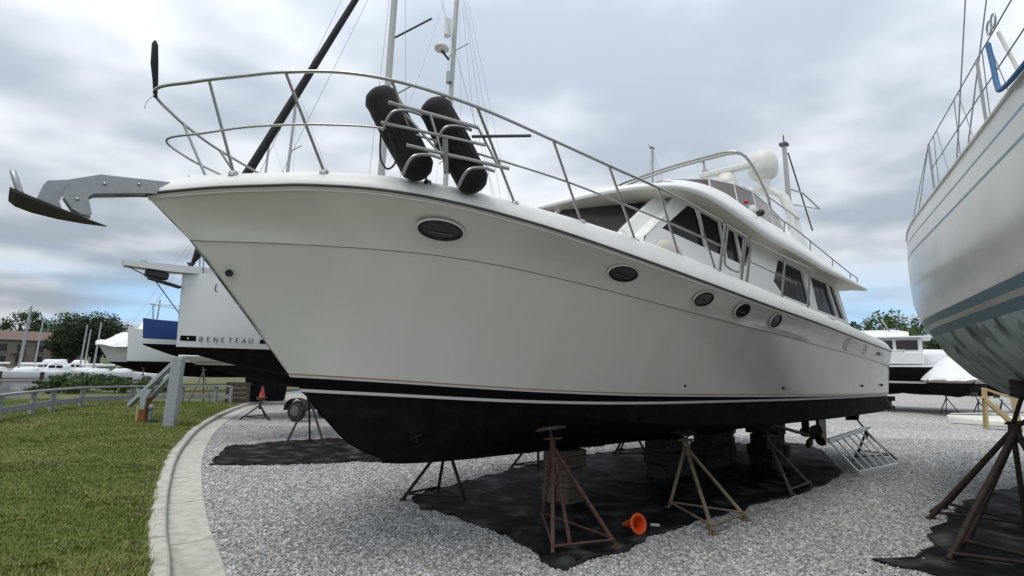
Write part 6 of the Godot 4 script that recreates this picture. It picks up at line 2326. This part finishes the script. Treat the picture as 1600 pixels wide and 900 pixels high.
func build_shore():
	var tg := "trees along the far shore"
	tree_at(Vector3(-96.0, -0.5, -119), 13.5, 15.0, "broad dense dark green tree on the far shore, the largest there", "leaf_dark", 5, tg, 12000)
	tree_at(Vector3(-105.0, -0.5, -122), 10.5, 9.0, "dark green tree between the brick house and the largest shore tree", "leaf_dark", 6, tg, 5600)
	tree_at(Vector3(-88.5, -0.5, -124), 9.5, 10.0, "lower dark green tree touching the largest shore tree", "leaf_mid", 7, tg, 5600)
	var spots := [[-132, -138, 16.5, 13], [-122, -140, 15.5, 13], [-113, -142, 14.5, 12], [-103, -142, 11.5, 11], [-93, -146, 9.0, 11], [-84, -144, 8.2, 10], [-75, -140, 8.4, 10], [-66, -142, 9.0, 10], [-140, -132, 13.0, 12]]
	for i in spots.size():
		var q: Array = spots[i]
		tree_at(Vector3(q[0], 0.0, q[1]), q[2], q[3], "dull green tree in the row standing behind the far shore" if i % 2 == 0 else "fresh light green tree in the row standing behind the far shore", "leaf_mid" if i % 2 == 0 else "leaf_light", 20 + i, tg, 3200)
	var rt := "trees behind the yard's far side"
	var rsp := [[50.5, -68, 10.4, 8.5, "leaf_light"], [57.5, -71, 10.2, 8.0, "leaf_mid"], [53.0, -80, 10.8, 7.0, "leaf_mid"], [46, -74, 8.6, 8.0, "leaf_light"], [66, -72, 10.0, 9.0, "leaf_mid"], [75, -74, 11.0, 10.0, "leaf_mid"], [84, -70, 10.0, 10.0, "leaf_mid"], [34, -90, 8.0, 10.0, "leaf_mid"]]
	for i in rsp.size():
		var q: Array = rsp[i]
		tree_at(Vector3(q[0], 0, q[1]), q[2], q[3], "bright leafy tree in the row behind the far boats" if q[4] == "leaf_light" else "dull green leafy tree in the row behind the far boats", q[4], 60 + i, rt, 5200)
	# long low house
	var t := thing("brick_house", "long brick house with dark openings on the far shore", "house", Vector3(-121, 0, -124), 38.0)
	var st := S()
	cbox(st, Vector3(0, 3.1, 0), Vector3(30, 6.4, 8), Basis(), 0.02)
	obj("wall", st, "wall_far", t)
	st = S()
	prism(st, PackedVector2Array([Vector2(-4.6, 6.3), Vector2(0, 8.6), Vector2(4.6, 6.3)]), Vector3(-15.5, 0, 0), Vector3.BACK, Vector3.UP, Vector3.RIGHT, 31.0)
	obj("roof", st, "roof_far", t)
	for k in 9:
		for f in 2:
			st = S()
			cbox(st, Vector3(-13.0 + k * 3.2, 1.7 + f * 2.7, 4.02), Vector3(1.5, 1.7, 0.1), Basis(), 0.01)
			var wn := obj("window", st, "dark_glass", t)
			st = S()
			cbox(st, Vector3(-13.0 + k * 3.2, 0.8 + f * 2.7, 4.1), Vector3(1.8, 0.14, 0.25), Basis(), 0.01)
			obj("sill", st, "wall_far", wn)
	for k in 4:
		st = S()
		cbox(st, Vector3(-11.4 + k * 7.0, 3.2, 4.3), Vector3(2.4, 0.2, 1.4), Basis(), 0.02)
		obj("balcony", st, "brick_far", t)
	# dock across the water
	t = thing("dock", "weathered timber dock on piles at the water's left", "dock", Vector3(-58, -1.3, -52), 40.0)
	t.set_meta("label", "weathered timber dock standing on piles in the water")
	st = S()
	cbox(st, Vector3(0, 0.75, 0), Vector3(26, 0.22, 2.4), Basis(), 0.02)
	obj("deck", st, "dock_wood", t)
	for k in 8:
		for z in [-1.1, 1.1]:
			st = S()
			tube(st, [Vector3(-12 + k * 3.4, -1.2, z), Vector3(-12 + k * 3.4, 1.7, z)], 0.16, 8)
			obj("pile", st, "bark", t)
	# moored boats
	far_boat(Vector3(-88, -1.3, -99), 25.0, 8.0, "white moored cruiser with raised wheelhouse before the brick house", 0.0)
	far_boat(Vector3(-80, -1.3, -92), 15.0, 8.0, "white moored boat before the largest shore tree, its mast bare", 9.5, false)
	far_boat(Vector3(-73, -1.3, -92), 20.0, 7.0, "white moored boat with bare mast beside the bushes", 8.5, false)
	far_boat(Vector3(-68, -1.3, -100), 10.0, 7.0, "white moored cruiser nearest the covered cabin cruiser", 0.0)
	far_boat(Vector3(-87, -1.3, -90), 30.0, 8.5, "white moored boat with bare mast before the brick house's end", 10.5, false)
	far_boat(Vector3(-93, -1.3, -94), 20.0, 8.5, "white moored boat with tall bare mast before the brick house", 13.0, false)
	far_boat(Vector3(-76, -1.3, -76), 35.0, 7.5, "white moored boat with mast before the house, near the dock", 11.0, false)
	far_boat(Vector3(-86, -1.3, -92), 5.0, 7.0, "low white moored cruiser between the dock and the masted boats", 0.0)
	far_boat(Vector3(-61, -1.3, -92), 10.0, 7.0, "white moored cruiser seen past the bushes", 0.0)
	far_boat(Vector3(-74, -1.3, -80), 30.0, 6.0, "white moored cruiser lying along the timber dock", 0.0)
	far_boat(Vector3(-90, -1.3, -86), 12.0, 7.5, "grey masted boat moored between the brick house and the dock", 8.5, false)
	far_boat(Vector3(-71, -1.3, -84), 40.0, 7.0, "white masted boat moored between the dock and the bushes", 9.5, false)
	far_boat(Vector3(-84, -1.3, -98), 18.0, 7.5, "masted boat moored close under the largest shore tree", 9.0, false)
	far_boat(Vector3(-60, -1.3, -82), 8.0, 7.0, "masted boat moored past the covered cabin cruiser's bow", 13.0, false)
	# bushes on the bank
	var r := RandomNumberGenerator.new()
	r.seed = 400
	var bsp := [[-22.6, -25.6], [-21.4, -26.1], [-20.4, -27.0], [-22.2, -27.4], [-24.2, -28.2], [-19.6, -28.6], [-23.0, -29.5], [-25.6, -30.0]]
	for i in bsp.size():
		t = thing("bush", "bright green bush on the bank between lawn and water" if i % 3 else "dull green bush on the bank between lawn and water", "bush", Vector3(bsp[i][0], 0.08, bsp[i][1]), 0.0, "bushes on the bank")
		st = S()
		tube(st, [Vector3(0, -0.3, 0), Vector3(0.05, 0.6, 0)], [0.05, 0.02], 6)
		obj("stem", st, "bark", t)
		st = S()
		leaf_crown(st, Vector3(0, 0.4, 0), Vector3(1.05, 0.55, 1.0), 1500, 0.06, r)
		obj("foliage", st, "leaf_light" if i % 3 else "leaf_mid", t)

# ------------------------------------------------------------------ loose cover
func on_cloth(p: Vector2) -> bool:
	for c in cloths:
		if Geometry2D.is_point_in_polygon(p, c):
			return true
	return false

func kerb_side(p: Vector2) -> float:
	# signed distance to the kerb face, positive on the grass
	var best := 1e9
	var out := 0.0
	for i in range(0, kerb_line.size(), 2):
		var k: Vector3 = kerb_line[i]
		var d := Vector2(p.x - k.x, p.y - k.z)
		var l := d.length_squared()
		if l < best:
			best = l
			out = d.x * kerb_out[i].x + d.y * kerb_out[i].z
	return out

func build_gravel():
	var r := RandomNumberGenerator.new()
	r.seed = 501
	# one crushed stone
	var st := S()
	flat(st)
	var ico := []
	for k in 12:
		var a := k * 2.39996
		var yy := 1.0 - (k + 0.5) / 6.0
		var rr := sqrt(1.0 - yy * yy)
		ico.append(Vector3(cos(a) * rr, yy * 0.8, sin(a) * rr) * r.randf_range(0.8, 1.2))
	var hull := Geometry3D_faces(ico)
	for f in hull:
		tri(st, ico[f[0]], ico[f[1]], ico[f[2]])
	var stone := mesh_of(st)
	var xf := []
	var cols := []
	var tries := 0
	var goal := 170000
	while xf.size() < goal and tries < goal * 4:
		tries += 1
		var z := -lerpf(2.6, 15.0, pow(r.randf(), 1.5))
		var x := r.randf_range(z * 1.15 - 0.5, -z * 1.25 + 0.8)
		if x < -9.0:
			continue
		var p := Vector2(x, z)
		if x < 0.5 and kerb_side(p) > -0.395:
			continue
		if on_cloth(p):
			continue
		var s := r.randf_range(0.0065, 0.0155) * (1.25 if r.randf() < 0.12 else 1.0)
		var b := Basis.from_euler(Vector3(r.randf() * TAU, r.randf() * TAU, r.randf() * TAU))
		b = b.scaled(Vector3(s * r.randf_range(0.8, 1.5), s * r.randf_range(0.55, 0.95), s))
		xf.append(Transform3D(b, Vector3(x, s * 0.35, z)))
		var v := r.randf()
		var g: float
		if v < 0.20:
			g = r.randf_range(0.16, 0.25)
		elif v < 0.72:
			g = r.randf_range(0.26, 0.44)
		else:
			g = r.randf_range(0.43, 0.66)
		var warm := r.randf_range(-0.03, 0.10) if r.randf() < 0.3 else r.randf_range(-0.03, 0.02)
		cols.append(Color(g * (1.0 + warm), g, g * (1.0 - warm * 0.8)))
	var o := multi("gravel", stone, xf, cols, "stone")
	tag(o, "loose crushed grey stone covering the boatyard ground", "gravel")

func Geometry3D_faces(p: Array) -> Array:
	# convex hull of a few points by brute force
	var out := []
	for a in p.size():
		for b in range(a + 1, p.size()):
			for c in range(b + 1, p.size()):
				var n: Vector3 = (p[b] - p[a]).cross(p[c] - p[a])
				var pos := 0
				var neg := 0
				for d in p.size():
					if d == a or d == b or d == c:
						continue
					if n.dot(p[d] - p[a]) > 0.0:
						pos += 1
					else:
						neg += 1
				if pos == 0:
					out.append([a, c, b])
				elif neg == 0:
					out.append([a, b, c])
	return out

func multi(called: String, mesh: Mesh, xf: Array, cols: Array, m: String) -> MultiMeshInstance3D:
	var mm := MultiMesh.new()
	mm.transform_format = MultiMesh.TRANSFORM_3D
	mm.use_colors = cols.size() > 0
	mm.mesh = mesh
	mm.instance_count = xf.size()
	for i in xf.size():
		mm.set_instance_transform(i, xf[i])
		if cols.size() > 0:
			mm.set_instance_color(i, cols[i])
	var o := MultiMeshInstance3D.new()
	o.multimesh = mm
	o.material_override = M[m]
	o.name = called
	o.set_meta("kind", "stuff")
	add_child(o)
	return o

func build_grass():
	var r := RandomNumberGenerator.new()
	r.seed = 601
	var st := S()
	flat(st)
	for k in 7:
		var a := r.randf() * TAU
		var d := Vector3(cos(a), 0, sin(a))
		var side := Vector3(-d.z, 0, d.x)
		var root := Vector3(r.randf_range(-0.5, 0.5), 0, r.randf_range(-0.5, 0.5)) * 0.055
		var h := r.randf_range(0.6, 1.1) * 0.042
		var lean := r.randf_range(0.3, 1.1) * 0.034
		var w := 0.0026
		var mid := root + d * lean * 0.35 + Vector3.UP * h * 0.65
		var tip := root + d * lean + Vector3.UP * h
		quad(st, root - side * w, mid - side * w * 0.8, mid + side * w * 0.8, root + side * w)
		tri(st, mid - side * w * 0.8, tip, mid + side * w * 0.8)
	var tuft := mesh_of(st)
	var patch := FastNoiseLite.new()
	patch.seed = 33
	patch.frequency = 0.45
	patch.fractal_octaves = 4
	var bump := FastNoiseLite.new()
	bump.seed = 12
	bump.frequency = 0.35
	var xf := []
	var cols := []
	var tries := 0
	while xf.size() < 150000 and tries < 420000:
		tries += 1
		var z := -lerpf(2.6, 21.0, pow(r.randf(), 1.55))
		var x := r.randf_range(z * 1.15 - 0.8, z * 0.45 + 0.3)
		var p := Vector2(x, z)
		var d := kerb_side(p)
		if d < 0.16:
			continue
		var v := patch.get_noise_2d(x, z)
		var thin := patch.get_noise_2d(x * 2.2 + 50.0, z * 2.2)
		# worn, bare spots and the ragged margin behind the kerb
		if thin > 0.34 and r.randf() < 0.75:
			continue
		if d < 0.34 and r.randf() < 0.62 - 0.5 * v:
			continue
		var s := r.randf_range(0.7, 1.25) * (1.0 + 0.35 * v) * (1.0 + 0.05 * absf(z))
		var y := 0.085 + bump.get_noise_2d(x, z) * 0.05 * clampf(d * 0.5, 0.0, 1.0) + 0.02 * clampf(d, 0.0, 1.0)
		xf.append(Transform3D(Basis(Vector3.UP, r.randf() * TAU).scaled(Vector3(s, s, s)), Vector3(x, y - 0.004, z)))
		var dry := clampf(0.28 + v * 0.9 + r.randf_range(-0.25, 0.25), 0.0, 1.0)
		var c := Vector3(0.135, 0.185, 0.028).lerp(Vector3(0.235, 0.215, 0.075), dry * dry)
		if r.randf() < 0.06:
			c = Vector3(0.36, 0.31, 0.16)
		c *= r.randf_range(0.75, 1.25)
		cols.append(Color(c.x, c.y, c.z))
	var o := multi("grass", tuft, xf, cols, "blade")
	tag(o, "short mown green grass of the lawn beside the kerb", "grass")
	# crumbs of soil and stone along the back of the kerb
	var st2 := S()
	flat(st2)
	var ico := []
	for k in 8:
		var a := k * 2.39996
		var yy := 1.0 - (k + 0.5) / 4.0
		ico.append(Vector3(cos(a) * sqrt(1.0 - yy * yy), yy * 0.7, sin(a) * sqrt(1.0 - yy * yy)))
	for f in Geometry3D_faces(ico):
		tri(st2, ico[f[0]], ico[f[1]], ico[f[2]])
	var crumb := mesh_of(st2)
	xf = []
	cols = []
	for k in 7000:
		var i := r.randi_range(10, kerb_line.size() - 30)
		var d := 0.17 + absf(r.randfn()) * 0.09
		var p: Vector3 = kerb_line[i].lerp(kerb_line[i + 1], r.randf()) + kerb_out[i] * d
		if patch.get_noise_2d(p.x * 1.4, p.z * 1.4) < -0.12:
			continue
		var s := r.randf_range(0.005, 0.022)
		xf.append(Transform3D(Basis.from_euler(Vector3(r.randf() * TAU, r.randf() * TAU, 0)).scaled(Vector3(s * 1.4, s, s)), p + Vector3(0, 0.088, 0)))
		var g := r.randf_range(0.10, 0.34)
		cols.append(Color(g * 1.08, g, g * 0.85))
	o = multi("soil_crumbs", crumb, xf, cols, "stone")
	tag(o, "crumbs of soil and gravel strewn along the back of the kerb", "soil")
